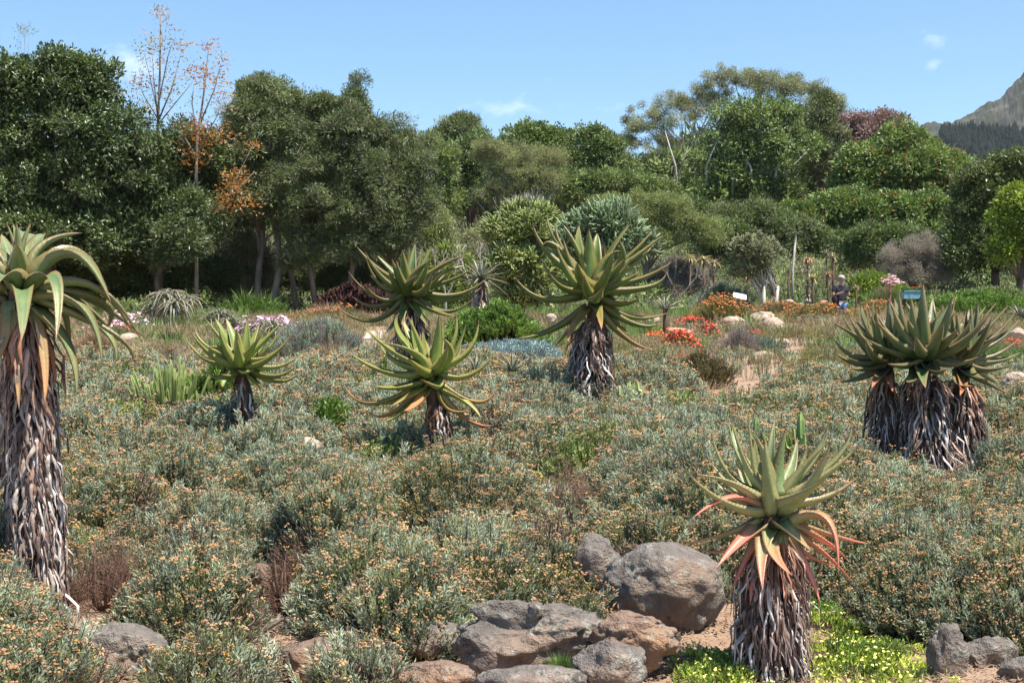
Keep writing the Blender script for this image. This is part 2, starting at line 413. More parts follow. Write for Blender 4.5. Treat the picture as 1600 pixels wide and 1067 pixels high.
# ------------------------------------------------------------------ mountain with its pine wood
def mountain():
    m, nt, p = newmat('mountain_rock')
    n1 = tex(nt, .012, 8, .62, ramp=(.38, .62), coord='World'); n2 = tex(nt, .045, 6, .6, ramp=(.45, .62), coord='World'); n3 = tex(nt, .12, 4, ramp=(.4, .7), coord='World')
    c = mixc(nt, n1, (.02, .03, .015), (.05, .048, .035)); c = mixc(nt, math_(nt, 'MULTIPLY', n2, .6), c, (.14, .12, .105)); c = mixc(nt, math_(nt, 'MULTIPLY', n3, .7), c, (.028, .04, .022))
    nt.links.new(c, p.inputs['Base Color']); p.inputs['Roughness'].default_value = 1
    D = 1300
    prof_x = [-900, 300, 1380, 1440, 1490, 1530, 1545, 1565, 1600, 1680, 1800, 2100, 2600, 3400, 4200]
    prof_y = [330, 310, 225, 197, 190, 174, 163, 150, 112, 40, -60, -190, -260, -150, 100]
    pxs = np.concatenate([np.linspace(-900, 1370, 60), np.linspace(1378, 1760, 190), np.linspace(1790, 4200, 60)]); nx, ny = len(pxs), 110; V = []; Fc = []
    for j in range(ny):
        f = j / (ny - 1); y = D * (.62 + .75 * f)
        for i in range(nx):
            px = pxs[i]; x = (px - CX) / F * D
            top = EYE - (np.interp(px, prof_x, prof_y) - CY) / F * D
            s = 1 - abs(f - .5) * 2 if f <= .5 else 1 - (f - .5) * .9
            s = s ** 1.15 if f <= .5 else s
            base = 21.0; z = base + (top - base) * s
            amp = 16 * (1 if s > .1 else s * 10) * min(1, max(.12, (top - 60) / 120))
            z += amp * (noise.fractal(Vector((x * .011, y * .011, 1)), 1, 2.1, 6) - .15) * (1 if abs(f-.5) > .05 else .35) + 5 * noise.noise(Vector((x * .05, y * .05, 0))) + 3.5 * noise.fractal(Vector((x * .13, y * .13, 5)), 1, 2, 4)
            V.append((x * (.75 + .5 * f) if px > 1500 else x * (.9 + .2 * f), y, z if f > 0 and f < 1 else 15))
    for j in range(ny - 1):
        for i in range(nx - 1): Fc.append((j * nx + i, j * nx + i + 1, (j + 1) * nx + i + 1, (j + 1) * nx + i))
    me = bpy.data.meshes.new('mountain'); me.from_pydata(V, [], Fc); me.materials.append(m)
    tag(put('mountain', me), kind='structure')
mountain()

# ------------------------------------------------------------------ aloes
def aloe_leaf(P0, PM, P2, W, near, red=0.0, thick=.15, chan=.34, twist=0.0, N=11, blunt=.8):
    """one fleshy leaf: a bowed, channelled, tapering blade with small teeth on both margins"""
    C = PM * 2 - (P0 + P2) * .5
    rad = Vector((P2.x - P0.x, P2.y - P0.y, 0))
    if rad.length < .04: rad = Vector((PM.x - P0.x, PM.y - P0.y - .02, 0))
    rad.normalize(); side0 = Vector((0, 0, 1)).cross(rad).normalized()
    mb = MB(); vs = []; cs = []; fs = []; teeth = []
    K = 4
    for i in range(N + 1):
        t = i / N
        p = P0 * (1 - t) ** 2 + C * 2 * t * (1 - t) + P2 * t * t
        tan = ((C - P0) * (1 - t) + (P2 - C) * t).normalized()
        s = (side0 - tan * side0.dot(tan)).normalized()
        s = Matrix.Rotation(twist * t, 3, tan) @ s
        n = tan.cross(s).normalized()          # adaxial side
        if i == 0 and n.z < 0 and tan.z < .9: pass
        w = W * max(.012, (1 - t) ** blunt) * (1 - .22 * math.exp(-((t) / .06) ** 2))
        th = thick * w * (1 - .35 * t) + .002; ch = chan * (1 - .3 * t)
        for j in range(2 * K):
            if j <= K: a = -1 + 2 * j / K; q = s * (a * w / 2) + n * (ch * w * a * a)
            else:
                a = 1 - 2 * (j - K) / K; q = s * (a * w / 2) + n * (ch * w * a * a - th * math.sqrt(max(0, 1 - a * a)) - th * .25 * (1 - a * a))
            vs.append(p + q); cs.append((t, red, .55 if j in (0, K) else 0.0))
        if near and i < N:
            for sg in (-1, 1):
                for q_ in range(2):
                    tt = w / 2 * sg; b = p + s * tt + n * (ch * w) + tan * (q_ * (P2 - P0).length / N * .5)
                    teeth.append((b, s * sg, tan, t))
    M = 2 * K
    for i in range(N):
        for j in range(M): fs.append((i * M + j, (i + 1) * M + j, (i + 1) * M + (j + 1) % M, i * M + (j + 1) % M))
    fs.append(tuple(range(M)))
    mb.add(vs, fs, 0, cs)
    for b, o, tn, t in teeth:
        h = .0038 * (1 - .5 * t)
        mb.add([b - tn * h * .7 - o * .002, b + tn * h * .7 - o * .002, b + o * h + tn * h * .3], [(0, 1, 2)], 0, (t, red, 1.0))
    return mb

def skirt(name, root, top, bot, rt, rb, n, L, W, curl=.35, brown=.3, upright_top=.25, seed=1):
    """hanging dried leaves round a stem, joined because hundreds overlap"""
    rd = random.Random(seed); mb = MB(); mb.smooth = True
    ax = bot - top; H = ax.length
    n = int(n * 1.35)
    for k in range(n):
        f = rd.random() ** .9 * .97; a = rd.random() * 2 * math.pi
        r0 = (rt + (rb - rt) * f) * .35
        c = top.lerp(bot, f); od = Vector((math.cos(a), math.sin(a), 0))
        l = L * rd.uniform(.6, 1.15); w = W * rd.uniform(.3, .95)
        reach = (rt + (rb - rt) * f) - r0
        reach *= rd.uniform(.55, 1.2)
        if rd.random() < .06: reach *= 1.4
        pts = []; kink = rd.uniform(-1, 1); kink2 = rd.uniform(-1, 1); lift = rd.uniform(0, upright_top) * l
        tg = Vector((-od.y, od.x, 0)); NS = 9
        for i in range(NS + 1):
            t = i / NS
            out = reach * min(1, (t / .45)) ** .7 if t < .45 else reach * (1 + .12 * kink * (t - .45))
            z = lift * math.sin(min(1, t / .35) * math.pi) * .5 - l * max(0, t - .08)
            wob = curl * w * 2.2 * (math.sin(t * 6.5 + kink * 3) * kink + .7 * math.sin(t * 13 + kink2 * 5) * kink2 * t)
            end = max(0, t - .75) * 4
            p = c + od * (r0 + out + end * end * curl * .12 * l * kink) + tg * (wob + kink2 * .09 * l * t * t) + Vector((0, 0, z + end * end * curl * .1 * l * abs(kink2)))
            gz = G(p.x, p.y) + .01
            if p.z < gz: p.z = gz + rd.random() * .02
            pts.append(p)
        col = (max(0, min(1, rd.gauss(.78, .2) - (brown * 1.6 if rd.random() < .5 else 0) - .22 * (1 - f))), .6 if f < .14 and rd.random() < .35 else (.25 if rd.random() < .08 else 0), 0)
        vs = []; fs = []; tw0 = rd.uniform(-.6, .6); tw = rd.uniform(-2.4, 2.4)
        for i, p in enumerate(pts):
            t = i / NS; tan = (pts[min(NS, i + 1)] - pts[max(0, i - 1)]); tan = tan.normalized() if tan.length > 1e-6 else Vector((0, 0, -1))
            s = tan.cross(od); s = s.normalized() if s.length > 1e-4 else tg
            s = Matrix.Rotation(tw0 + tw * t * t, 3, tan) @ s; q = tan.cross(s)
            ww = w * (.75 + .25 * math.sin(t * 3)) * (1 - t) ** .55 * .5 + .0012
            fold = ww * .75
            vs += [p - s * ww + q * fold, p, p + s * ww + q * fold]
        for i in range(NS):
            for j in range(2): fs.append((3 * i + j, 3 * i + j + 1, 3 * i + j + 4, 3 * i + j + 3))
        mb.add(vs, fs, 0, col)
    return tag(mb.build(name, M_dead, root), kind='stuff')

def aloe(name, label, d, centre, Lr, W, leaves, mat, base, near=True, fill=10, fill_len=.8, fill_red=0, seed=3, low=.25, droop=0.0, group='tall aloes standing in the low shrubs', core=.07, trunk_top=None, skirts=None, blunt=.72, thick=.15, ffill=0):
    """centre in photo px at distance d; leaves = (mid px, mid py, tip px, tip py, towards(-)/away(+), [width factor], [red])"""
    rd = random.Random(seed)
    g = at(base[0], base[1], d); g.z = G(g.x, g.y) - .03
    root = empty(name, g); tag(root, label, 'aloe', group)
    c0 = at(centre[0], centre[1], d); ppm = F / d
    top = c0 - Vector((0, 0, .08)); mt = MB()
    mt.tube([g, g.lerp(top, .35) + Vector((.015, 0, 0)), g.lerp(top, .7), top, c0], [.09, .07, .06, .06, .045], 10, 0)
    mt.build('trunk', M_stalk, root)
    cores = centre[2] if len(centre) > 2 else None
    for lf in leaves:
        mx, my, tx, ty, s = lf[:5]; wf = lf[5] if len(lf) > 5 else 1.0; rd_ = lf[6] if len(lf) > 6 else 0.0
        dz_px = max(-.18 * Lr * ppm, min(low * Lr * ppm, (ty - centre[1]) * .22))
        proj = math.hypot(tx - centre[0], ty - centre[1]) / ppm
        dep = s * math.sqrt(max((.25 * Lr) ** 2, Lr * Lr - proj * proj))
        P2 = at(tx, ty, d + dep); PM = at(mx, my, d + dep * .5)
        hd = Vector((PM.x - c0.x, PM.y - c0.y, 0)); hd = hd.normalized() if hd.length > .01 else Vector((0, -1, 0))
        P0 = c0 + hd * core * .8 - Vector((0, 0, dz_px / ppm))
        mb = aloe_leaf(P0, PM, P2, W * wf * rd.uniform(.92, 1.06), near, rd_, thick=thick, twist=rd.uniform(-.35, .35), blunt=blunt)
        mb.build('leaf', mat, root)
    for k in range(fill):
        a = R(20 + 140 * (k + rd.random() * .7) / fill); e = R(rd.uniform(15, 72)) if droop == 0 else R(rd.uniform(-20, 50))
        L = Lr * fill_len * rd.uniform(.8, 1.05)
        dr = Vector((math.cos(a), math.sin(a), 0)); P0 = c0 + dr * core * .7
        PM = P0 + (dr * math.cos(e) + Vector((0, 0, math.sin(e)))) * L * .5
        P2 = P0 + (dr * math.cos(e + .15) + Vector((0, 0, math.sin(e + .15)))) * L + Vector((0, 0, -droop * L))
        aloe_leaf(P0, PM, P2, W * .9, False, fill_red * rd.random(), thick=thick, blunt=blunt, twist=rd.uniform(-.3, .3)).build('leaf', mat, root)
    for k in range(ffill):
        a = R(-160 + 140 * (k + rd.random() * .8) / ffill); e = R(rd.uniform(5, 60)); L = Lr * rd.uniform(.7, .95)
        dr = Vector((math.cos(a), math.sin(a), 0)); P0 = c0 + dr * core * .8
        PM = P0 + (dr * math.cos(e) + Vector((0, 0, math.sin(e)))) * L * .5
        P2 = P0 + (dr * math.cos(e + .2) + Vector((0, 0, math.sin(e + .2)))) * L
        aloe_leaf(P0, PM, P2, W, True, 0, thick=thick, blunt=blunt, twist=rd.uniform(-.3, .3)).build('leaf', mat, root)
    # short heart leaves closing the middle
    for k in range(5):
        a = k * 2.4; dr = Vector((math.cos(a), math.sin(a), 0)); L = Lr * .42
        aloe_leaf(c0 + dr * .01, c0 + dr * .06 * L + Vector((0, 0, .5 * L)), c0 + dr * .2 * L + Vector((0, 0, L)), W * .7, False, 0, thick=thick).build('leaf', mat, root)
    return root, g, c0

MA1 = aloe_mat('aloe_skin_grey_green', (.095, .16, .06), (.185, .24, .095), (.28, .25, .1), (.42, .24, .1))
MA2 = aloe_mat('aloe_skin_yellow_green', (.13, .2, .035), (.245, .31, .065), (.36, .3, .12), (.5, .2, .08))
MA3 = aloe_mat('aloe_skin_dark_green', (.055, .105, .025), (.12, .175, .04), (.3, .26, .12), (.45, .17, .08))
MA5 = aloe_mat('aloe_skin_mid_green', (.065, .12, .022), (.145, .205, .04), (.32, .24, .12), (.5, .18, .08))
MA7 = aloe_mat('aloe_skin_pale_green', (.15, .225, .085), (.27, .32, .14), (.5, .3, .18), (.62, .19, .13))
MA6 = aloe_mat('aloe_skin_blue_green', (.065, .115, .045), (.14, .19, .075), (.42, .28, .16), (.5, .18, .1))

# left, tall, arching leaves
L1 = [(70,383,128,364,.2,1),(43,383,52,366,.7,.8),(33,376,36,362,.9,.8),(29,408,26,381,-.35,1.05),(112,398,173,472,-.1,1.1),(103,393,160,432,.3,1),
      (146,449,222,534,.1,.9),(138,446,208,520,.4,.9),(126,481,160,572,-.35,1.0,.1),(84,436,88,530,-.75,.85,.15),(35,462,34,532,-.95,1.0),(155,470,166,513,.5,.7),
      (172,520,207,562,.2,.7),(155,512,180,568,-.1,.7,.1),(103,540,119,618,-.45,.8,.15),(27,537,30,640,-.6,.6,.55),(66,544,70,630,-.5,.6,.7),(8,535,-16,575,-.4,.7,.7),
      (-15,388,-62,378,.1,1),(-42,402,-100,440,-.2,1),(-70,440,-140,520,0,1),(-60,490,-120,590,-.3,.9),(-40,520,-70,640,-.4,.8,.3),(12,397,2,366,.3,.9),(-2,392,-24,358,.6,.9),
      (0,432,-34,490,-.85,1.25),(60,520,60,610,.3,.8,.3),(90,470,110,560,.4,.8)]
a1, g1, c1 = aloe('aloe', 'tall aloe at the left edge with arching drooping leaves and a long grey skirt', 8.2, (30, 441), .82, .152, L1, MA1, (68, 992), fill=7, droop=.35, blunt=.62, thick=.13, core=.09, seed=5)
skirt('dried_leaf_skirt', a1, c1 + Vector((.04, 0, -.22)), g1 + Vector((.0, -.03, .04)), .15, .165, 900, .3, .038, curl=.35, brown=.22, seed=8)

L2 = [(324,564,288,526,0),(324,543,304,514,.3),(347,533,320,497,0,1.1),(353,530,336,497,.4),(362,526,353,497,.6),(372,542,369,513,-.4,1.15),(386,533,386,499,.2),(396,533,405,505,.5),
      (410,537,442,502,0,1.1),(424,556,455,522,0),(391,552,406,525,-.6,1.1),(344,547,324,543,-.6,1),(433,574,465,556,.3,.9,.2),(435,597,472,577,0,.9),(427,589,462,572,-.4,.9),(342,591,314,576,0,.9),
      (360,588,345,584,-.8,.9),(383,583,396,578,-.95,.9),(402,600,418,612,-.2,.7,.2),(350,600,362,612,-.5,.7)]
a2, g2, c2 = aloe('aloe', 'small low aloe with open yellow-green rosette right of the columnar spurge clump', 14.0, (376, 576), .62, .15, L2, MA2, (400, 655), ffill=4, fill=9, seed=9)
skirt('dried_leaf_skirt', a2, c2 + Vector((0, 0, -.04)), g2 + Vector((0, 0, .05)), .1, .12, 90, .2, .04, seed=9, brown=.45)

L3 = [(594,424,557,385,0,1.1),(611,424,590,400,.4),(590,466,544,424,0),(590,480,551,464,.2),(583,502,529,481,-.1,1.0),(631,421,628,390,-.4,1.2),(645,412,649,380,.5,1.2),(658,424,672,387,.5),
      (619,449,607,418,-.7,1),(598,449,572,404,-.2),(654,426,678,404,-.4,1.2),(689,417,732,397,0,1),(685,431,725,415,.3),(696,442,746,415,0,1),(710,463,762,434,0,1.1),(710,469,753,448,.35),
      (675,449,707,422,-.5,1.1),(661,459,676,425,-.8,1.25),(696,488,742,464,-.1),(682,488,711,494,-.5),(640,446,652,430,-.9,1.1),(622,499,600,523,-.4,.9),(650,486,669,511,-.7,.9),(603,440,580,410,.5),(668,432,700,400,.5),
      (628,497,640,520,-.7,.8,.3),(600,470,572,446,-.4)]
a3, g3, c3 = aloe('aloe', 'dark green aloe with upswept leaves half hidden behind a lower yellow-green one', 18.0, (640, 462), .86, .18, L3, MA3, (650, 640), ffill=5, fill=12, seed=4)
skirt('dried_leaf_skirt', a3, c3 + Vector((0, 0, -.1)), g3 + Vector((-.05, 0, .1)), .2, .3, 300, .36, .055, seed=10, brown=.42)

L5 = [(859,401,832,350,0),(871,383,855,338,.5),(878,389,869,349,.4),(900,389,878,350,.2),(870,388,847,386,-.2,.9),(921,405,920,358,-.3,1.35),(931,398,933,365,.5,1.2),(908,438,902,410,-.9,1.2),
      (989,396,1018,361,.2),(992,404,1034,368,0),(985,418,1018,386,.4,1.1),(971,413,967,375,-.6,1.1),(1001,437,1050,409,-.1,1.05),(1010,451,1041,427,0),(949,406,965,377,.6),(951,405,978,395,-.25,1.1),
      (850,469,804,432,0,1.05),(871,468,842,443,.4),(868,437,847,404,.2),(971,476,1002,464,-.5,1.1),(932,470,942,449,-1,1.25),(987,497,1043,489,.1),(992,508,1034,504,-.2),(977,529,1022,547,-.1,.85,.4),
      (862,517,809,528,0,1.05),(888,518,867,542,.1,.7,.5),(896,512,888,534,-.7,.8,.7),(880,452,858,425,-.5,1.1),(950,440,975,405,-.5,1.2),(893,420,880,372,-.2,1.1),(960,450,1000,425,-.6,1),
      (905,395,905,352,.6),(955,395,985,350,.5),(935,490,940,515,-.8,.8,.3),(960,505,985,520,.5,.8)]
a5, g5, c5 = aloe('aloe', 'biggest green aloe in the middle, its spiky head against a bluish finger bush', 16.0, (926, 466), .9, .2, L5, MA5, (918, 655), ffill=4, fill=12, seed=6)
skirt('dried_leaf_skirt', a5, c5 + Vector((0, 0, -.22)), g5 + Vector((0, 0, .1)), .2, .33, 520, .32, .042, seed=12, curl=.55, brown=.35)

L4 = [(604,583,543,549,-.2,1.15),(613,550,566,508,0,1),(647,553,596,535,-.5,1.15),(613,563,594,534,.3),(622,522,624,489,.4),(642,533,631,502,.6),(655,542,636,491,-.2,1.1),(684,540,686,489,-.4,1.05),(667,555,660,523,.8,1.1),
      (709,537,713,489,0),(731,551,748,501,.2),(703,556,691,527,-.6,.95),(710,562,720,527,.6,1.3),(734,587,776,547,0),(655,579,640,561,-.95,1.2),(582,631,536,599,0,.9,.45),(618,607,583,602,-.5,1),(682,606,657,592,-.95,1.1),
      (620,628,584,626,0,.9,.2),(608,648,578,642,.1,.8,.8),(628,645,600,658,-.3,.9),(744,629,778,604,0,.9,.5),(730,656,772,664,-.1,.85,.9),(726,628,751,652,-.3,.9,.2),(651,632,631,642,-.8,.9,1),(700,640,735,640,-.2,.8,.5),
      (690,570,700,540,-.7,1.1),(640,620,610,635,-.6,.9,.3)]
a4, g4, c4 = aloe('aloe', 'yellow-green aloe with a few coral lower leaves, standing in front of the dark green one', 13.0, (674, 596), .76, .15, L4, MA2, (690, 735), fill=9, seed=7)
skirt('dried_leaf_skirt', a4, c4 + Vector((.05, 0, -.16)), g4 + Vector((.02, 0, .1)), .1, .15, 230, .3, .04, seed=14, brown=.5, curl=.5)

L7 = [(1219,731,1229,664,-.25,1.15),(1205,708,1212,650,.5,.8),(1178,735,1169,646,.1,.95),(1163,722,1142,652,.1,.9),(1197,728,1180,679,-.3,.9),(1140,744,1112,677,.1,.8),(1237,733,1246,683,.6,.95),(1276,712,1292,665,.2,.8),
      (1303,722,1331,662,.1,.8),(1295,739,1336,700,-.3,1.05),(1256,733,1294,690,-.3,1.0),(1291,777,1337,746,0,1.0,.25),(1252,776,1290,748,-.8,1.35),(1144,757,1090,741,-.3,.95,.1),(1152,782,1120,754,.3,.8),(1146,778,1080,811,-.55,.8,1),
      (1136,834,1066,850,0,.75,.35),(1160,846,1120,886,-.6,1.05,1),(1192,862,1192,921,-.9,1.0,.45),(1208,862,1238,899,-.9,.9,.45),(1166,876,1140,928,-.2,.7,1),(1258,886,1282,942,-.4,.8,1),(1289,812,1310,897,-.6,1.0,.55),
      (1312,840,1356,848,.3,.6,.8),(1284,862,1332,909,0,.75,.9),(1288,846,1326,877,.2,.9,1),(1234,830,1268,861,-.8,.9,.25),(1150,700,1150,668,.7,.7),(1250,860,1312,885,.1,.8,1),(1180,900,1172,945,-.5,.6,.8),(1225,880,1225,935,-.5,.6,.9),
      (1140,858,1090,856,.3,.7,.6),(1230,770,1262,740,.5,1)]
a7, g7, c7 = aloe('aloe', 'small front aloe with coral-red lower leaves beside the round boulder', 7.1, (1208, 802), .58, .12, L7, MA7, (1205, 1062), ffill=3, fill=9, fill_len=.75, seed=2, low=.3, blunt=.86)
skirt('dried_leaf_skirt', a7, c7 + Vector((0, 0, -.14)), g7 + Vector((0, 0, .02)), .16, .195, 680, .24, .021, seed=15, curl=.35, brown=.3)
def extra_head(root, d, centre, Lr, W, leaves, mat, base, fill, seed):
    rd = random.Random(seed); c0 = at(centre[0], centre[1], d); ppm = F / d; g = at(base[0], base[1], d); g.z = G(g.x, g.y) - .03
    top = c0 - Vector((0, 0, .08)); mt = MB(); mt.tube([g, g.lerp(top, .5), top, c0], [.1, .08, .07, .05], 9); mt.build('trunk', M_stalk, root)
    for lf in leaves:
        mx, my, tx, ty, s = lf[:5]; wf = lf[5] if len(lf) > 5 else 1.0; rd_ = lf[6] if len(lf) > 6 else 0.0
        proj = math.hypot(tx - centre[0], ty - centre[1]) / ppm
        dep = s * math.sqrt(max((.25 * Lr) ** 2, Lr * Lr - proj * proj)); dz = max(-.18 * Lr, min(.22 * Lr, (ty - centre[1]) / ppm * .22))
        PM = at(mx, my, d + dep * .5); hd = Vector((PM.x - c0.x, PM.y - c0.y, 0)).normalized()
        aloe_leaf(c0 + hd * .055 - Vector((0, 0, dz)), PM, at(tx, ty, d + dep), W * wf, True, rd_, twist=rd.uniform(-.3, .3)).build('leaf', mat, root)
    for k in range(fill):
        a = R(360 * (k + rd.random() * .7) / fill); e = R(rd.uniform(35, 80)); L = Lr * .8 * rd.uniform(.8, 1.05); dr = Vector((math.cos(a), math.sin(a), 0)); P0 = c0 + dr * .04
        aloe_leaf(P0, P0 + (dr * math.cos(e) + Vector((0, 0, math.sin(e)))) * L * .5, P0 + (dr * math.cos(e + .12) + Vector((0, 0, math.sin(e + .12)))) * L, W * .9, False).build('leaf', mat, root)
    return c0, g
L6 = [(1436,515,1415,472,.3),(1454,511,1457,466,.5),(1472,500,1495,463,.3),(1438,552,1431,526,-.9,1.1),(1452,524,1463,496,-.2,1.1),(1470,524,1491,490,-.4,1.1),(1472,543,1497,514,-.8,1.3),(1490,539,1519,496,-.3,1),
      (1427,527,1418,499,-.4,1.1),(1400,536,1373,496,.1),(1412,512,1387,466,.2),(1409,545,1370,503,-.5,1.05),(1412,573,1387,568,-.6,1.05),(1490,570,1530,557,-.5,1.1),(1430,592,1417,597,-.9,1.1,.1),(1460,582,1479,577,-.8,1),
      (1395,552,1352,528,-.3,1),(1440,585,1446,606,-.95,1),(1480,556,1515,535,-.4,1.1),(1424,540,1400,512,.5),(1480,530,1510,500,.5)]
a6, g6, c6 = aloe('aloe', 'wide aloe clump with three heads on three skirted stems, beside the gravel path', 12.5, (1443, 562), .86, .18, L6, MA6, (1452, 745), ffill=9, fill=12, seed=13)
cL, gL = extra_head(a6, 12.75, (1386, 572), .74, .165, [(1352,508,1347,478,.2),(1341,529,1298,502,-.1),(1328,555,1300,522,.1),(1337,569,1303,550,-.3),(1344,592,1312,597,-.1,.9),(1361,533,1332,496,.2),(1370,527,1361,493,-.4,1.1),
      (1366,560,1352,530,-.85,1.15),(1350,578,1330,575,-.6),(1360,545,1342,520,-.5,1.1),(1372,592,1362,606,-.9,.8,.6),(1380,530,1384,500,.3),(1390,595,1395,612,-.9,.7,.9)], MA6, (1384, 715), 17, 31)
cR, gR = extra_head(a6, 12.75, (1503, 574), .78, .17, [(1529,514,1557,472,0),(1541,518,1575,478,.1),(1550,530,1587,487,.1),(1559,533,1592,499,.2),(1514,521,1541,478,.3),(1511,524,1514,484,.5),(1535,545,1572,514,-.3,1.1),(1553,557,1592,529,0),
      (1556,566,1594,551,0),(1544,579,1584,569,-.3),(1541,599,1575,614,0,.9),(1500,600,1521,603,-.8,.9,.3),(1520,550,1556,526,-.6,1.15),(1500,545,1490,510,-.4,1.1),(1520,588,1540,592,-.8,.9),(1505,600,1500,618,-.9,.8,.6),(1540,590,1560,600,.4)], MA6, (1502, 735), 18, 32)
for (c_, g_, rt, rb, n, sd) in ((c6, g6, .21, .29, 480, 21), (cL, gL, .17, .22, 300, 22), (cR, gR, .18, .24, 340, 23)):
    skirt('dried_leaf_skirt', a6, c_ + Vector((0, 0, -.12)), g_ + Vector((0, 0, .12)), rt, rb, n, .32, .036, curl=.4, seed=sd, brown=.3)

# ------------------------------------------------------------------ rocks
def rock(label, px, py, w, h, d, mat, jag=.25, rot=0.0, group=None, depth=1.0, seed=0, sub=4, chops=5, sink=.35, top=None):
    W, H = w * d / F, h * d / F
    c = at(px, py, d)
    import bmesh
    bm = bmesh.new(); bmesh.ops.create_icosphere(bm, subdivisions=sub, radius=1)
    rd = random.Random(seed * 7 + 3); off = Vector((seed * 3.1, seed * 1.7, seed * .9))
    pl = [(Vector((rd.gauss(0, 1), rd.gauss(0, 1), rd.gauss(0, .7))).normalized(), rd.uniform(.62, .9)) for _ in range(chops)]
    for v in bm.verts:
        p = v.co.copy()
        for n, k in pl:
            e = p.dot(n) - k
            if e > 0: p -= n * e * .97
        p += p.normalized() * (noise.fractal(p * 1.3 + off, 1, 2, 5) * jag + noise.noise(p * 5 + off) * jag * .22 - (1 - min(1, abs(noise.noise(p * 2.2 + off * 2)) * 9)) * jag * .28 + noise.noise(p * 12 + off) * .018)
        q = Matrix.Rotation(rot, 3, 'Y') @ p
        v.co = Vector((q.x * W / 2, q.y * W / 2 * depth, q.z * H / 2 if q.z > 0 else q.z * H / 2 * (1 + sink)))
    me = bpy.data.meshes.new('rock'); bm.to_mesh(me); bm.free(); me.materials.append(mat); me.polygons.foreach_set('use_smooth', [True] * len(me.polygons))
    o = bpy.data.objects.new('rock', me); COL.objects.link(o); o.location = c + Vector((0, W * .3 * depth, 0))
    return tag(o, label, 'rock', group)
FG = 'sandstone rocks edging the front of the bed'
rock('large round boulder with pale lichen spots, left of the front aloe', 1042, 920, 196, 130, 7.9, M_rock, .16, .12, FG, .85, 1, 5, 3)
rock('upright grey rock leaning behind the round boulder', 932, 892, 84, 104, 8.3, M_rock, .2, .5, FG, .7, 2, 4, 4)
rock('jagged grey-brown rock with a pointed knob on top, in the middle of the front edge', 826, 998, 235, 100, 7.15, M_rock, .38, .08, FG, .6, 3, 5, 6)
rock('small knob of rock sitting on top of the jagged rock', 836, 954, 32, 28, 7.2, M_rock, .2, 0, FG, .8, 33, 4, 3)
rock('brown rock with orange streaks below the round boulder', 1003, 1003, 140, 84, 7.0, M_rock2, .28, .2, FG, .8, 4, 5, 5)
rock('grey rock wedged in front of the orange-streaked one', 952, 1046, 118, 84, 6.5, M_rock, .25, .25, FG, .8, 5, 4, 6)
rock('long flat grey rock cut by the lower edge of the view', 835, 1072, 175, 56, 6.35, M_rock, .2, -.05, FG, .6, 6, 4, 4)
rock('pale low flat stone left of the long flat rock', 690, 1062, 130, 46, 6.6, M_rock2, .2, .05, FG, .7, 7, 4, 4)
rock('shaded rock under the shrub, left of the jagged rock', 682, 1003, 98, 60, 7.4, M_rock, .2, -.3, FG, .7, 8, 4, 4)
rock('big square-topped boulder blotched with pale lichen below the tall aloe', 172, 1036, 180, 104, 6.9, M_rock, .2, 0, FG, .7, 9, 5, 7)
rock('small flat stone tucked in shrubs left of the lichen boulder', 72, 1034, 66, 34, 6.8, M_rock2, .2, 0, FG, .7, 10, 4, 4)
rock('orange-brown rounded stone beside the bare earth', 486, 1036, 116, 70, 7.0, M_rock2, .18, 0, FG, .8, 11, 4, 4)
rock('steep narrow rock at the lower right corner', 1482, 1030, 62, 116, 6.9, M_rock, .3, -.1, FG, .8, 12, 4, 6)
rock('broken grey rock at the lower right under shrubs', 1545, 1040, 100, 80, 7.1, M_rock, .35, .1, FG, .8, 13, 4, 7)
rock('dark stone at the right end of the front edge', 1598, 1052, 60, 50, 6.8, M_rock, .3, .1, FG, .8, 14, 4, 6)
rock('cream stone showing between shrubs left of the yellow-green aloe', 470, 698, 72, 30, 12.3, M_rock3, .2, -.15, None, .8, 15)
rock('pinkish stone standing in the gap between the front shrubs', 408, 905, 34, 46, 8.6, M_rock2, .25, .1, None, .9, 16)
rock('small stone behind the twiggy shrub beside the tall aloe', 238, 935, 66, 34, 8.3, M_rock2, .2, 0, None, .8, 17)
rock('tan boulder at the right edge past the three-headed aloe', 1592, 598, 42, 34, 16, M_rock3, .15, 0, None, .9, 18)
rock('grey kerb stone beside the gravel path', 1590, 692, 36, 30, 13.2, M_rock, .2, 0, None, .9, 19)
rock('low grey rock between the clump of aloes and the path', 1535, 700, 62, 30, 12.9, M_rock, .25, 0, None, .9, 20)
BG = 'pale boulders among the flower beds'
rock('pale pink boulder with a flat underside among orange flowers', 1148, 503, 38, 19, 31, M_rock3, .12, 0, BG, .9, 21)
rock('angular cream boulder behind the rounder one', 1193, 497, 36, 22, 32, M_rock3, .2, -.35, BG, .9, 22)
rock('round cream boulder right of the angular one', 1211, 509, 36, 28, 30, M_rock3, .1, 0, BG, .9, 23)
rock('big cream boulder with a shaded left side on the bare soil', 1197, 563, 50, 28, 22, M_rock3, .16, 0, BG, .9, 24)
rock('small angular cream stone above the big cream boulder', 1222, 536, 30, 16, 26, M_rock3, .25, .2, BG, .9, 25)
rock('flat pinkish slab beside the red flowers', 1058, 518, 44, 12, 28, M_rock3, .15, .1, BG, .9, 26)
rock('low pink slab left of the red flowers', 1020, 499, 30, 9, 31, M_rock3, .15, .1, BG, .9, 27)
rock('cream stone beside the path under the arching aloe leaves', 198, 531, 36, 22, 25, M_rock3, .15, .05, BG, .9, 28)
rock('curved pale stone lying in the blue-grey groundcover', 828, 544, 28, 11, 23, M_rock3, .15, .25, BG, .9, 29)
rock('small pale stone at the near edge of the blue-grey groundcover', 838, 566, 24, 12, 20.5, M_rock3, .15, 0, BG, .9, 30)
rock('pale stone beside the leafy green mound', 862, 497, 18, 14, 30, M_rock3, .15, 0, BG, .9, 31)
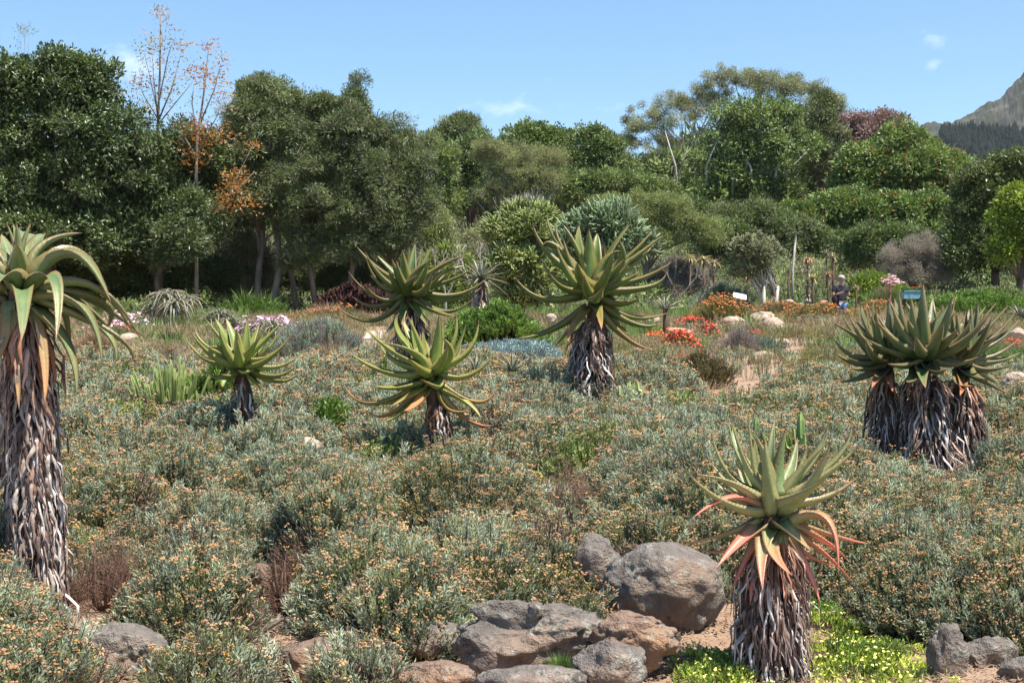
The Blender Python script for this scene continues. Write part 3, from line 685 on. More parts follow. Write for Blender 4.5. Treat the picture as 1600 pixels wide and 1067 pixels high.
rock('small whitish stone near the shrubs left of the three-headed aloe', 1292, 582, 20, 9, 20, M_rock3, .2, 0, BG, .9, 32)
rock('pale boulder at the right edge beyond the aloe clump', 1594, 522, 26, 18, 26, M_rock3, .2, 0, BG, .9, 34)
for i, (x, y) in enumerate(((1234, 471), (1252, 476), (1266, 471), (1214, 474), (1290, 472))):
    rock(('leftmost but one small pale stone below the little tree aloes', 'middle pale stone of the row below the little tree aloes', 'small stone just right of the middle one below the little tree aloes', 'leftmost small pale stone at the foot of the quiver tree', 'small pale stone closest to the person below the tree aloes')[i], x, y, (15, 9, 7, 11, 17)[i], (7, 5, 4, 5, 6)[i], 50, M_rock3, .2, 0, 'small stones below the little tree aloes', .9, 40 + i, 3)

# ------------------------------------------------------------------ the low shrubs that carpet the bed
ML_sage = leafmat('sage_leaf', (.3, .345, .25), (.46, .5, .375), .4, .6, .3, 1.2)
ML_olive = leafmat('olive_leaf', (.22, .25, .11), (.35, .37, .19), .4, .6, .3, 1.2)
M_fl_or = leafmat('rusty_flower', (.33, .18, .09), (.42, .265, .145), .1, .8, .1, 1.5)
M_fl_ye = leafmat('golden_flower', (.37, .22, .07), (.44, .28, .11), .1, .8, .1, 1.5)
S_sage = [src_sprigs('sage_sprigs', ML_sage, M_stalk), src_sprigs('sage_sprigs_flowering', ML_sage, M_stalk, M_fl_or, fh=.016),
          src_sprigs('olive_sprigs_flowering', ML_olive, M_stalk, M_fl_or, fh=.018, L=.026), src_sprigs('olive_sprigs_golden', ML_olive, M_stalk, M_fl_ye, fh=.018, L=.026),
          src_sprigs('dry_sprigs', leafmat('dry_leaf', (.16, .1, .08), (.28, .19, .14), .1), M_stalk, None, nl=6),
          src_sprigs('green_sprigs', leafmat('yellowish_leaf', (.17, .24, .06), (.28, .33, .11), .35), M_stalk, None, L=.03, W=.011), src_sprigs('woody_sprigs', ML_olive, M_stalk, M_fl_ye, fh=.02, nl=9, h=.19, L=.025)]
def pxm(px, d, Rr, H): return ((px - CX) / F * d, d, Rr, H)
MND = [pxm(-8, 7.1, .28, .36), pxm(300, 7.75, .36, .42), pxm(305, 8.9, .4, .42), pxm(345, 8.6, .3, .36), pxm(590, 8.2, .42, .5), pxm(645, 7.75, .38, .42), pxm(740, 8.35, .5, .48), pxm(850, 8.6, .42, .46), pxm(545, 9.0, .45, .45),
       pxm(350, 6.7, .22, .16), pxm(300, 6.55, .2, .16), pxm(560, 6.7, .2, .15), pxm(40, 6.55, .3, .2), pxm(10, 6.6, .3, .2), pxm(1375, 8.9, .55, .48), pxm(1300, 9.2, .5, .46), pxm(1460, 8.1, .45, .42), pxm(1570, 7.8, .5, .42),
       pxm(1640, 7.6, .5, .4), pxm(1530, 8.8, .6, .5), pxm(1000, 9.1, .45, .4), pxm(1100, 9.2, .5, .42), pxm(905, 7.6, .16, .2), pxm(-120, 7.6, .7, .45), pxm(-60, 8.4, .6, .5), pxm(-200, 9, .9, .5)]
BARE = [(-2.45, 8.5, .5), (-2.72, 8.1, .3), (-1.45, 8.5, .34), (-1.42, 8.0, .32), (-1.25, 7.55, .25), (5.9, 12.2, 1.0), (5.9, 14, 1.1), (7, 15.5, 1.2), (3.15, 13, .35), (4.2, 12.6, .45), (.9, 8.2, .45), (-1.55, 8.9, .2),
        (-.66, 12.7, .4), (-.62, 12.2, .4), (-.6, 11.7, .4), (-.58, 11.2, .3), (-3.3, 13.6, .4), (-3.0, 13.1, .4), (3.2, 12.5, .4), (3.7, 12.2, .4), (4.1, 12.2, .4), (3.6, 11.8, .25), (.85, 15.6, .3), (-2.55, 13.7, .3), (.35, 9.6, .3)]
rd = random.Random(77)
y = 9.3
while y < 18.6:
    x = -.42 * y - 1.2 + rd.random() * .4
    while x < .42 * y + 1.2:
        mx, my = x + rd.uniform(-.22, .22), y + rd.uniform(-.2, .2)
        if all(math.hypot(mx - a, my - b) > c + .12 for a, b, c in BARE) and not (my > 16.0 and 1030 < CX + mx / my * F < 1270):
            MND.append((mx, my, rd.uniform(.4, .85), rd.choice((.16, .28, .4, .54, .68)) * rd.uniform(.9, 1.1) * (1 if y < 11.5 else .75 if y < 13.5 else .58)))
        x += .75
    y += .6
MND = np.array(MND)
def field(x, y):
    h = np.zeros_like(x)
    for a, b, r, H in MND:
        q = 1 - ((x - a) ** 2 + (y - b) ** 2) / (r * r)
        h = np.maximum(h, np.where(q > 0, H * np.clip(q, 0, 1) ** .68, 0))
    return h
def low_shrubs():
    n = 150000; yy = np.sqrt(rng.random(n) * (19 ** 2 - 6.2 ** 2) + 6.2 ** 2); xx = (rng.random(n) - .5) * (.86 * yy + 2.4)
    e = .03; h = field(xx, yy); gx = (field(xx + e, yy) - h) / e; gy = (field(xx, yy + e) - h) / e
    st = np.sqrt(1 + np.minimum(gx ** 2 + gy ** 2, 14)); dens = st * np.clip(9.5 / yy, .32, 1.0) ** 1.3
    nsx = np.array([noise.noise(Vector((a * .9, b * .9, 3))) for a, b in zip(xx, yy)]); ns2 = np.array([noise.noise(Vector((a * 2.1, b * 2.1, 9))) for a, b in zip(xx, yy)])
    keep = (h > .06) & (rng.random(n) < dens * .36 * (.8 + .6 * (ns2 > -.32)))
    for a, b, c in BARE: keep &= (np.hypot(xx - a, yy - b) > c * .8)
    xx, yy, h, gx, gy, nsx, ns2 = [q[keep] for q in (xx, yy, h, gx, gy, nsx, ns2)]; m = len(xx)
    hh = h * rng.uniform(.86, 1.08, m); z = Gn(xx, yy) + hh
    N = np.stack([-gx * .35, -gy * .35, np.full(m, 1.0)], 1); N[:, :2] = np.clip(N[:, :2], -1.2, 1.2)
    S = rng.uniform(.8, 1.25, m) * np.clip(yy / 9.5, 1, 1.8) ** .8
    r = rng.random(m) + nsx * .5
    r = np.where((yy > 10.5) & (rng.random(m) < .3), r - .6, r)
    var = np.where(r < .38, 0, np.where(r < .58, 1, np.where(r < .9, 2, 3))); var = np.where((ns2 < -.38) & (rng.random(m) < .8), 4, var)
    tall = rng.random(m) < .1; z = z + np.where(tall, rng.uniform(.03, .11, m), 0); S = np.where(tall, S * 1.15, S)
    var = np.where((nsx > .42) & (yy > 9.6) & (rng.random(m) < .8), 5, np.where((ns2 > .5) & (rng.random(m) < .6), 6, var))
    low = rng.random(m) < .55      # a second, lower storey
    P2 = np.stack([xx[low] + rng.normal(0, .04, low.sum()), yy[low] + rng.normal(0, .04, low.sum()), Gn(xx[low], yy[low]) + hh[low] * .62], 1)
    P = np.concatenate([np.stack([xx, yy, z], 1), P2]); N = np.concatenate([N, N[low]]); S = np.concatenate([S, S[low] * 1.2])
    var = np.concatenate([var, np.where(rng.random(low.sum()) < .6, 0, 4)])
    o = scatter('low_shrubs', P, N, S, S_sage, var=var)
    tag(o, 'carpet of knee-high grey-green shrubs dotted with rusty orange flower heads', 'shrubs', kind='stuff')
low_shrubs()

# ------------------------------------------------------------------ generic mound of foliage (a shrub, a cushion, a flower bed)
def mound(name, label, cat, px, py, w, h, d, sources, depth=None, dens=1.0, cs=1.0, group=None, stems=True, weights=None, solid=.5, mat=None, lean=.6, rag=.16):
    """px, py = middle of the foot in photo px; w, h in photo px at distance d"""
    c = at(px, py, d); gz = G(c.x, c.y); c.z = min(c.z, gz) if c.z > gz - .6 else gz - .1
    rx = w * d / F / 2; H = h * d / F * 1.05 if name == 'flower_patch' else min(max(at(px, py - h, d).z - c.z, .6 * h * d / F), 1.6 * h * d / F); ry = (depth / 2 if depth else rx * .85)
    root = empty(name, c); tag(root, label, cat, group)
    area = math.pi * rx * ry + H * (rx + ry) * 2.2; n = int(dens * area / (cs * cs * .02))
    n = max(24, min(n, 9000))
    th = rng.random(n) * 2 * np.pi; u = rng.random(n) ** .8
    el = u * np.pi / 2; rr = rng.uniform(solid, 1.0, n) ** .6
    ph = rng.random(3) * 6
    wob = 1 + rag * (np.sin(th * 3 + ph[0]) + .7 * np.sin(th * 5 + ph[1]) + .6 * np.sin(el * 5 + ph[2])) * .6
    X = np.cos(th) * np.cos(el) * rx * rr * wob; Y = np.sin(th) * np.cos(el) * ry * rr * wob; Z = np.sin(el) ** .8 * H * rr * wob
    P = np.stack([c.x + X, c.y + Y, c.z + Z], 1)
    N = np.stack([np.cos(th) * np.cos(el) * lean, np.sin(th) * np.cos(el) * lean, np.full(n, .55) + np.sin(el)], 1)
    gzz = Gn(P[:, 0], P[:, 1]); P[:, 2] = np.maximum(P[:, 2], gzz + .01)
    var = None
    if weights is not None: var = rng.choice(len(sources), n, p=np.array(weights) / sum(weights))
    tag(scatter('foliage', P, N, rng.uniform(.75, 1.25, n) * cs, sources, root, var), kind='stuff')
    if stems:
        mb = MB(); rd_ = random.Random(int(px * 7 + py))
        for k in range(7):
            a = rd_.random() * 6.28; t = Vector((c.x + math.cos(a) * rx * .55, c.y + math.sin(a) * ry * .55, c.z + H * .75))
            mb.tube([c + Vector((0, 0, -.05)), (c + t) / 2 + Vector((math.cos(a), math.sin(a), 0)) * rx * .08, t], [.03 * H + .006, .02 * H + .004, .004], 5)
        mb.build('stems', mat or M_stalk, root)
    return root

LG = leafmat
bright = LG('bright_green_leaf', (.1, .2, .03), (.2, .31, .06), .3, .5, .4, 2)
green = LG('mid_green_leaf', (.07, .12, .03), (.13, .19, .05), .3)
S_bright = [src_sprigs('bright_sprigs', bright, M_stalk, None, n=9, h=.12, L=.03, W=.014, nl=12, spread=.09)]
M_yel = plain('yellow_petal', (.8, .66, .1), .6); M_wht = plain('white_petal', (.75, .7, .66), .6); M_pink = plain('pink_petal', (.72, .42, .58), .6); M_red = plain('scarlet_petal', (.6, .06, .035), .6)
M_orp = plain('orange_petal', (.78, .17, .03), .6); M_pur = plain('purple_petal', (.25, .06, .4), .6); M_cor = plain('coral_petal', (.72, .14, .1), .6)
S_lime = [src_mat_flowers('lime_cushion', LG('lime_leaf', (.4, .48, .06), (.56, .63, .13), .3, .5, .3, 3), plain('pale_yellow_petal', (.8, .74, .18), .6), 2, .009, .1, .06, nl=40), src_sprigs('bright_small', bright, M_stalk, None, n=8, h=.07, L=.022, W=.013, nl=9)]
S_pinkfl = [src_mat_flowers('pink_daisies', LG('mat_leaf', (.12, .17, .08), (.2, .25, .13), .2), M_pink, 6, .02, .14, .14), src_mat_flowers('palepink_daisies', _leaf['mat_leaf'], plain('pale_pink_petal', (.75, .52, .64), .6), 5, .02, .14, .14)]
S_redfl = [src_mat_flowers('scarlet_mats', _leaf['mat_leaf'], M_red, 7, .018, .14, .1)]
S_orfl = [src_mat_flowers('orange_mats', _leaf['mat_leaf'], M_orp, 10, .02, .14, .1), src_mat_flowers('orange_mats2', _leaf['mat_leaf'], M_red, 9, .022, .14, .1)]
S_orshrub = [src_sprigs('orange_bush', LG('fine_yellow_green', (.17, .2, .05), (.28, .27, .09), .25), M_stalk, plain('dull_orange_petal', (.66, .21, .06), .7), n=8, h=.2, L=.03, W=.008, nl=18, fh=.05, nfl=3, fr=.011, spread=.1),
             src_sprigs('orange_bush_leaf', _leaf['fine_yellow_green'], M_stalk, None, n=8, h=.2, L=.035, W=.006, nl=18, spread=.1)]
S_tan = [src_grass('tan_grass', LG('tan_straw', (.3, .2, .12), (.42, .3, .2), .25, .8, .1), 34, .24, .08, .005, .8), src_grass('tan_grass_green', LG('dull_green_straw', (.2, .19, .09), (.3, .27, .14), .25), 30, .22, .08, .005, .7)]
S_lav = [src_sprigs('grey_heath', LG('grey_mauve_leaf', (.24, .2, .19), (.36, .31, .3), .2), M_twig, None, n=9, h=.17, L=.02, W=.005, nl=14, spread=.1)]
S_blue = [src_sprigs('blue_mat', LG('blue_grey_leaf', (.24, .33, .33), (.36, .46, .45), .2, .6, .2, 2), M_stalk, None, n=9, h=.09, L=.04, W=.013, nl=10, spread=.1)]
S_teal = [src_sprigs('teal_mat', LG('teal_leaf', (.1, .19, .13), (.17, .26, .19), .2), M_stalk, None, n=9, h=.11, L=.035, W=.007, nl=14, spread=.09)]
S_grass = [src_grass('green_grass', LG('grass_blade', (.1, .19, .04), (.2, .28, .07), .3), 34, .26, .08, .008, .7)]
S_leafy = [src_sprigs('leafy_green', LG('leafy_green_leaf', (.1, .18, .03), (.2, .3, .06), .3, .4, .5, 2), M_stalk, None, n=7, h=.17, L=.055, W=.028, nl=13, spread=.11)]
S_brownleaf = [src_sprigs('brown_leafy', LG('bronze_leaf', (.12, .09, .04), (.2, .17, .07), .2), M_stalk, None, n=8, h=.15, L=.035, W=.014, nl=14, spread=.09)]
def src_twigs(name, mat, n=16, L=1.0, r=.006, fork=3):
    mb = MB()
    for i in range(n):
        d = (rv() + Vector((0, 0, .7))).normalized(); b = rv() * .15; p1 = b + d * L * .35 + rv() * .06; p2 = p1 + (d + rv() * .4).normalized() * L * .3
        mb.tube([b, p1, p2], [r, r * .8, r * .4], 3, cap=False)
        for k in range(fork):
            q = p1.lerp(p2, random.random()); e = q + (d + rv() * .9).normalized() * L * random.uniform(.15, .35); mb.tube([q, (q + e) / 2 + rv() * .02, e], [r * .6, r * .5, r * .25], 3, cap=False)
    return source(name, mb, [mat])
S_dtwig = [src_twigs('brown_twigs', plain('red_brown_twig', (.2, .12, .09), .9, .1, .4))]
S_gtwig = [src_twigs('grey_twigs', M_twig, r=.01)]
def dry(px, py, w, h, d, label, src=None, group=None, n=1.0, cs=.28, leaves=None):
    c = at(px, py, d); c.z = G(c.x, c.y); rx = w * d / F / 2; H = min(max(at(px, py - h, d).z - c.z, .6 * h * d / F), 1.15 * h * d / F)
    root = empty('dry_shrub', c); tag(root, label, 'dry shrub', group)
    k = int(60 * n); th = rng.random(k) * 6.28; r = np.sqrt(rng.random(k)) * .9; z = rng.random(k) ** .8 * .85 * (1 - r ** 2 * .8)
    P = np.stack([c.x + np.cos(th) * r * rx, c.y + np.sin(th) * r * rx * .8, c.z + z * H], 1); N = np.stack([np.cos(th) * r, np.sin(th) * r, np.full(k, .7)], 1)
    tag(scatter('twigs', P, N, rng.uniform(.8, 1.2, k) * cs, src or S_dtwig, root), kind='stuff')
    mb = MB(); rd_ = random.Random(int(px + py))
    for i in range(9):
        a = rd_.random() * 6.28; t = c + Vector((math.cos(a) * rx * .7, math.sin(a) * rx * .6, H * rd_.uniform(.4, .9))); m_ = c + Vector((math.cos(a) * rx * .45, math.sin(a) * rx * .4, H * rd_.uniform(.1, .4)))
        mb.tube([c - Vector((0, 0, .04)), m_ + Vector((rd_.uniform(-.04, .04), 0, 0)), t], [.014 + .01 * H, .01 + .006 * H, .004], 5)
    mb.build('stems', M_twig if src else M_stalk, root)
    return root
dry(166, 935, 120, 105, 8.6, 'dead brown twiggy shrub beside the skirt of the tall aloe', n=.7, cs=.2)
dry(452, 905, 90, 90, 8.6, 'leggy shrub with bare twisted stems above a pinkish stone', n=.7, cs=.2)
dry(885, 800, 100, 105, 10.6, 'grey-brown bare patch of twigs in the middle of the low shrubs', n=1.0, cs=.22)
dry(1560, 905, 90, 85, 8.9, 'dark reddish dry shrub at the right among the grey-green ones', n=.7, cs=.2)
dry(905, 852, 26, 62, 8.6, 'thin bare forked twigs standing behind the leaning grey rock', n=.1, cs=.14)
def log(label, pts, r):
    mb = MB(); P = [Vector((at(a, b, d).x, d, G(at(a, b, d).x, d) + z)) for a, b, d, z in pts]
    mb.tube(P, [r, r * .95, r * .7, r * .45][:len(P)], 8); o = mb.build('fallen_branch', M_twig); tag(o, label, 'branch')
log('curved grey dead branch lying on bare earth in the gap', [(408, 985, 7.9, .03), (440, 975, 8.0, .09), (470, 985, 8.0, .05), (500, 1000, 7.8, .03)], .02)
log('dark dead branch lying below the twiggy shrub by the tall aloe', [(130, 985, 7.6, .03), (170, 975, 7.8, .06), (200, 955, 8.1, .04)], .018)

# lime cushion under the front aloe
mound('ground_cover', 'bright lime-green cushion with tiny yellow flowers right of the front aloe base', 'groundcover', 1345, 1052, 250, 34, 7.3, S_lime, depth=1.3, dens=2.2, cs=.75, stems=False, solid=.75, group='lime cushions at the foot of the front aloe')
mound('ground_cover', 'lime-green cushion running between the rocks and the front aloe base', 'groundcover', 1120, 1058, 170, 24, 7.1, S_lime, depth=1.0, dens=2.2, cs=.7, stems=False, solid=.75, group='lime cushions at the foot of the front aloe')
mound('ground_cover', 'small lime-green patch behind the front aloe, against the grey-green shrubs', 'groundcover', 1295, 975, 120, 22, 8.1, S_lime[::-1], depth=.8, dens=1.8, cs=.8, stems=False, solid=.7, group='lime cushions at the foot of the front aloe')
tuft = lambda label, px, py, w, h, d, src=None, cs=.8: mound('grass_tuft', label, 'grass', px, py, w, h, d, src or S_grass, dens=2.2, cs=cs, stems=False, rag=.3)
tuft('green grass tuft growing against the foot of the jagged rock', 878, 1030, 34, 15, 6.9, cs=.42)
tuft('tiny grass tuft in the crack beside the round boulder', 988, 962, 22, 14, 7.5, cs=.4)
mound('shrub', 'feathery bright green mound at the foot of the three-headed aloe', 'shrub', 1560, 755, 105, 52, 12.0, S_teal, dens=2, cs=.8)
mound('shrub', 'bright green small-leaved mound below the yellow-green columns', 'shrub', 345, 592, 110, 60, 15.5, S_bright, dens=1.8)
mound('shrub', 'small vivid green bush in the low shrubs left of the yellow-green aloe', 'shrub', 518, 640, 62, 42, 14.0, S_leafy, dens=1.6, cs=.8)
mound('shrub', 'leafy bright green bush between the two taller aloes', 'shrub', 778, 532, 165, 46, 24.0, S_leafy, dens=2, cs=1.1)
mound('ground_cover', 'wide blue-grey mat of succulent leaves between the two taller aloes', 'groundcover', 800, 582, 195, 40, 20.5, S_blue, depth=4.2, dens=1.6, cs=1.2, stems=False, solid=.8)
mound('ground_cover', 'broad grey-green mat beyond the small low aloe', 'groundcover', 500, 562, 160, 46, 22.0, S_teal + S_lav + S_sage[:1], depth=4, dens=1.3, cs=1.3, stems=False, solid=.8)
mound('shrub', 'low tan brushy cushion right of the grey-green mat', 'shrub', 530, 590, 110, 36, 18.8, S_tan + S_lav, dens=1.4, cs=1.1, stems=False)
mound('grass_tuft', 'tuft of pinkish dry grass below the arching leaf tips of the tall aloe', 'grass', 150, 578, 100, 42, 19.5, S_tan[:1], dens=2.4, cs=1.0, stems=False)
mound('shrub', 'grey-mauve heathy cushion in the middle of the red flowers', 'shrub', 1155, 555, 76, 34, 24.0, S_lav, dens=1.6)
mound('shrub', 'blue-green cushion left of the big cream boulder', 'shrub', 1195, 560, 90, 24, 24.5, S_teal, dens=1.5, cs=1.1, stems=False)
mound('shrub', 'bronze leafy low bush below the orange-red flowers', 'shrub', 1092, 590, 110, 30, 19.0, S_brownleaf, dens=1.8, cs=.9)
mound('shrub', 'olive bush sprinkled with orange flowers beside the info board', 'shrub', 1125, 515, 90, 42, 32.5, S_orshrub, dens=1.6, cs=1.4, weights=[.7, .3])
mound('shrub', 'second orange-flowered bush in front of the standing person', 'shrub', 1280, 520, 120, 33, 34.0, S_orshrub, dens=1.5, cs=1.4, weights=[.5, .5])
mound('shrub', 'yellowish bush with orange flecks behind the pale boulders', 'shrub', 1215, 492, 120, 20, 38.0, S_orshrub + S_tan, dens=1.3, cs=1.6)
mound('shrub', 'wide dry orange-green bush right of the person, behind the aloe clump', 'shrub', 1370, 515, 110, 30, 34.0, S_orshrub + S_tan, dens=1.3, cs=1.5)
FB = 'patches of bright flowers'
mound('flower_patch', 'thick orange-red flower patch spilling over the flat pinkish slab', 'flowers', 1060, 552, 56, 28, 24.5, S_orfl, dens=3, cs=1.0, stems=False, group=FB)
mound('flower_patch', 'thin orange-red flower strip between the biggest aloe and the flat slab', 'flowers', 1022, 530, 46, 14, 26.5, S_orfl, dens=2, cs=1.0, stems=False, group=FB)
mound('flower_patch', 'scarlet flower patch behind the slab, left of the orange bush', 'flowers', 1080, 500, 56, 15, 31.0, S_redfl, dens=2.2, cs=1.3, stems=False, group=FB)
mound('flower_patch', 'small scarlet tuft just left of the flat-bottomed pink boulder', 'flowers', 1108, 520, 28, 13, 28.5, S_redfl, dens=2.0, cs=1.2, stems=False, group=FB)
mound('flower_patch', 'thin red patch under the round cream boulder', 'flowers', 1182, 522, 26, 9, 28.0, S_redfl, dens=2.0, cs=1.2, stems=False, group=FB)
mound('flower_patch', 'scarlet speck of flowers on bare soil before the flat slab', 'flowers', 1068, 570, 24, 9, 22.5, S_redfl, dens=1.6, cs=.9, stems=False, group=FB)
mound('flower_patch', 'few red blooms low down right of the small low aloe', 'flowers', 440, 606, 26, 12, 16.5, S_redfl, dens=1.0, cs=.8, stems=False, group=FB)
mound('flower_patch', 'dark red patch at the far right edge behind the aloe clump', 'flowers', 1580, 528, 34, 14, 24, S_redfl, dens=1.8, cs=1.1, stems=False, group=FB)
mound('flower_patch', 'dark red patch left of the three-headed aloe stems', 'flowers', 1332, 590, 44, 10, 19, S_redfl, dens=1.0, cs=.9, stems=False, group=FB)
mound('flower_patch', 'pink daisy patch behind the mid-left aloe tufts', 'flowers', 418, 510, 130, 26, 27.5, S_pinkfl, dens=1.0, cs=1.2, stems=False, group=FB)
mound('flower_patch', 'pink daisy patch between the tall aloe and the shaggy aloe clump', 'flowers', 195, 495, 80, 20, 31.0, S_pinkfl, dens=1.1, cs=1.4, stems=False, group=FB)
mound('flower_patch', 'reddish-pink patch just under the pink daisies near the tall aloe', 'flowers', 170, 512, 90, 22, 27.5, S_redfl + S_pinkfl + S_tan, dens=1.3, cs=1.2, stems=False, group=FB)
mound('flower_patch', 'loose pink daisies right beside the small low aloe', 'flowers', 455, 586, 44, 22, 17.5, S_pinkfl, dens=1.2, cs=.8, stems=False, group=FB)
mound('flower_patch', 'violet flower strip in front of the dark trees', 'flowers', 455, 468, 34, 9, 46, [src_mat_flowers('violet_mats', bright, M_pur, 15, .03, .14, .1)], dens=2, cs=1.6, stems=False, group=FB)
mound('flower_patch', 'small white blooms in the shrubs right of the biggest aloe', 'flowers', 1012, 580, 40, 20, 18, [src_mat_flowers('white_daisies', _leaf['mat_leaf'], M_wht, 4, .02, .14, .12)], dens=1, cs=.8, stems=False, group=FB)
mound('flower_patch', 'yellow daisies at the foot of the info board', 'flowers', 1176, 478, 56, 9, 44, [src_mat_flowers('yellow_daisies', _leaf['mat_leaf'], M_yel, 8, .024, .14, .12)], dens=1.6, cs=1.7, stems=False, group=FB)
mound('flower_patch', 'orange flower strip in front of the brown earth heap', 'flowers', 520, 505, 150, 22, 34, S_orshrub + S_tan, dens=1.2, cs=1.5, stems=False, group=FB)
mound('shrub', 'small fresh green bush left of the brown earth heap', 'shrub', 492, 474, 36, 18, 44, S_leafy, dens=2, cs=1.5)
mound('shrub', 'grass-green bank under the trees behind the shaggy aloe clump', 'shrub', 400, 470, 110, 24, 46, S_grass + S_leafy, dens=1.4, cs=1.8, stems=False)
mound('heap', 'heap of dark brown mulch behind the dark green aloe', 'mulch', 555, 490, 120, 34, 40, [src_ball('mulch_crumbs', plain('mulch', (.07, .035, .03), .95, .1, .4), 20, .3, .2)], dens=1.2, cs=.5, stems=False, solid=.85, rag=.05)

# thin cover over the rest of the middle ground
def litter():
    n = 9000; yy = rng.uniform(6.2, 15, n); xx = (rng.random(n) - .5) * (.86 * yy + 2); k = (field(xx, yy) < .08); xx, yy = xx[k], yy[k]; m = len(xx)
    mp_ = MB(); mp_.smooth = False
    for i in range(7): octa(mp_, Vector((random.gauss(0, .03), random.gauss(0, .03), .003)), random.uniform(.004, .012), 0, .6)
    ml = MB(); mt_ = plain('litter_straw', (.3, .21, .14), .9, .1, .4)
    for i in range(14): leafquad(ml, Vector((random.gauss(0, .04), random.gauss(0, .04), .006)), Vector((random.gauss(0, 1), random.gauss(0, 1), .15)), Vector((0, 0, 1)), random.uniform(.02, .05), .006)
    tag(scatter('leaf_litter', np.stack([xx, yy, Gn(xx, yy) + .012], 1), np.tile([0, 0, 1.], (m, 1)), rng.uniform(.6, 1.5, m), [source('pebbles', mp_, [M_rock2]), source('straw', ml, [mt_])]), 'scattered grit and dry leaf litter on the bare soil between the shrubs', 'litter', kind='stuff')
litter()
def cover():
    n = 60000; yy = rng.uniform(16, 62, n); xx = (rng.random(n) - .5) * (.84 * yy + 3)
    nn = np.array([noise.noise(Vector((a * .35, b * .3, 5))) for a, b in zip(xx, yy)]); n2 = np.array([noise.noise(Vector((a * 1.1, b * .8, 15))) for a, b in zip(xx, yy)])
    px = CX + xx / yy * F
    bare = ((px > 1060) & (px < 1260) & (yy > 16) & (yy < 31) & (rng.random(n) < .62)) | ((px > 560) & (px < 610) & (yy > 24) & (yy < 34)) | ((px > 100) & (px < 215) & (yy > 19) & (yy < 27) & (rng.random(n) < .8))
    keep = (n2 > -.28) & ((yy > 17.8) | ((px > 1030) & (px < 1270))) & (~bare | (rng.random(n) < .05)) & (rng.random(n) < np.clip(1.2 - yy / 80, .3, 1) * .62)
    xx, yy, nn, n2 = xx[keep], yy[keep], nn[keep], n2[keep]; m = len(xx)
    src = S_sage[:3] + S_tan + S_lav + S_teal + S_orshrub[1:] + S_grass
    r = nn + rng.normal(0, .16, m)
    var = np.select([r < -.3, r < -.12, r < -.02, r < .1, r < .22, r < .32, r < .42], [7, 4, 3, 1, 2, 6, 5], 8)
    var = np.where(rng.random(m) < .12, 0, var); var = np.where((yy > 46) & (rng.random(m) < .6), 8, var)
    z = Gn(xx, yy) + .03 + .1 * np.clip(n2 + .2, 0, 1)
    o = scatter('ground_cover', np.stack([xx, yy, z], 1), np.tile([0, 0, 1.], (m, 1)), rng.uniform(.8, 1.3, m) * np.clip(yy / 20, 1, 2.2), src, var=var)
    tag(o, 'patchy low cover of dry grass and heath over the middle ground', 'groundcover', kind='stuff')
cover()

# ------------------------------------------------------------------ columnar spurges
def columns(name, label, px, py, w, h, d, n, mat, r=.03, side=True, seed=1, lean=.25, ribs=5):
    c = at(px, py, d); c.z = G(c.x, c.y); root = empty(name, c); tag(root, label, 'succulent'); rd_ = random.Random(seed)
    Wm = w * d / F / 2; H = max(h * d / F, at(px, py - h, d).z - c.z)
    for k in range(n):
        a = rd_.random() * 6.28; q = math.sqrt(rd_.random()); b = c + Vector((math.cos(a) * q * Wm * .8, math.sin(a) * q * Wm * .7, -.03))
        L = H * rd_.uniform(.5, 1.0) * (1 - .25 * q); a2_ = a + rd_.uniform(-1.2, 1.2); q2_ = q * rd_.uniform(.2, 1.3); dr = Vector((math.cos(a2_) * q2_ * lean, math.sin(a2_) * q2_ * lean, 1)).normalized()
        pts = [b + dr * L * t + Vector((math.cos(a), math.sin(a), 0)) * q * lean * .3 * L * t * t for t in (0, .25, .5, .75, .93, 1)]
        mb = MB(); mb.smooth = False; rr = r * rd_.uniform(.8, 1.15)
        cs = [rr * .9, rr, rr * .94, rr, rr * .8, rr * .3]
        mb.tube(pts, cs, ribs * 2, 0, (0, 0, 0), True, 1, .38)
        if side:
            for q2 in range(rd_.randint(1, 4)):
                f = rd_.uniform(.3, .95); p = b.lerp(pts[-1], f); aa = rd_.random() * 6.28; e = Vector((math.cos(aa), math.sin(aa), .35))
                mb.tube([p, p + e * rr * 1.6, p + e * rr * 2.0 + Vector((0, 0, rr * 3))], [rr * .7, rr * .75, rr * .3], 8, 0, (1, 0, 0), True, 1, .3)
        me_c = [(min(1, max(0, (v[2] - b.z) / L)) ** 7 if cc[0] == 0 else 1, 0, 0) for v, cc in zip(mb.v, mb.c)]; mb.c = me_c
        mb.build('stem', mat, root)
def col_mat(name, a, b):
    m, nt, p = newmat(name); v = nd(nt, 'ShaderNodeVertexColor', layer_name='lc'); s = nd(nt, 'ShaderNodeSeparateColor'); nt.links.new(v.outputs[0], s.inputs[0])
    c = mixc(nt, s.outputs['Red'], a, b); c = mixc(nt, math_(nt, 'MULTIPLY', tex(nt, 30, 3, ramp=(.4, .7)), .3), c, (.2, .2, .1)); nt.links.new(c, p.inputs['Base Color']); p.inputs['Roughness'].default_value = .5
    return m
MC1 = col_mat('spurge_yellow_green', (.19, .26, .07), (.36, .41, .13)); MC2 = col_mat('spurge_dark_green', (.06, .12, .035), (.25, .36, .08))
columns('spurge', 'clump of yellow-green ribbed columns left of the small low aloe', 268, 636, 112, 92, 15.4, 120, MC1, .02, False, 3, .3)
columns('spurge', 'smaller yellow-green ribbed columns at the right foot of the bigger clump', 322, 640, 60, 46, 14.6, 34, MC1, .018, False, 4, .3)
columns('spurge', 'dark green branching columns with bright tips behind the front aloe', 1258, 712, 80, 105, 11.6, 15, MC2, .034, True, 5, .35)
columns('spurge', 'lower dull green columns left of the dark branching ones', 1185, 690, 90, 66, 12.2, 17, MC2, .03, True, 6, .3)
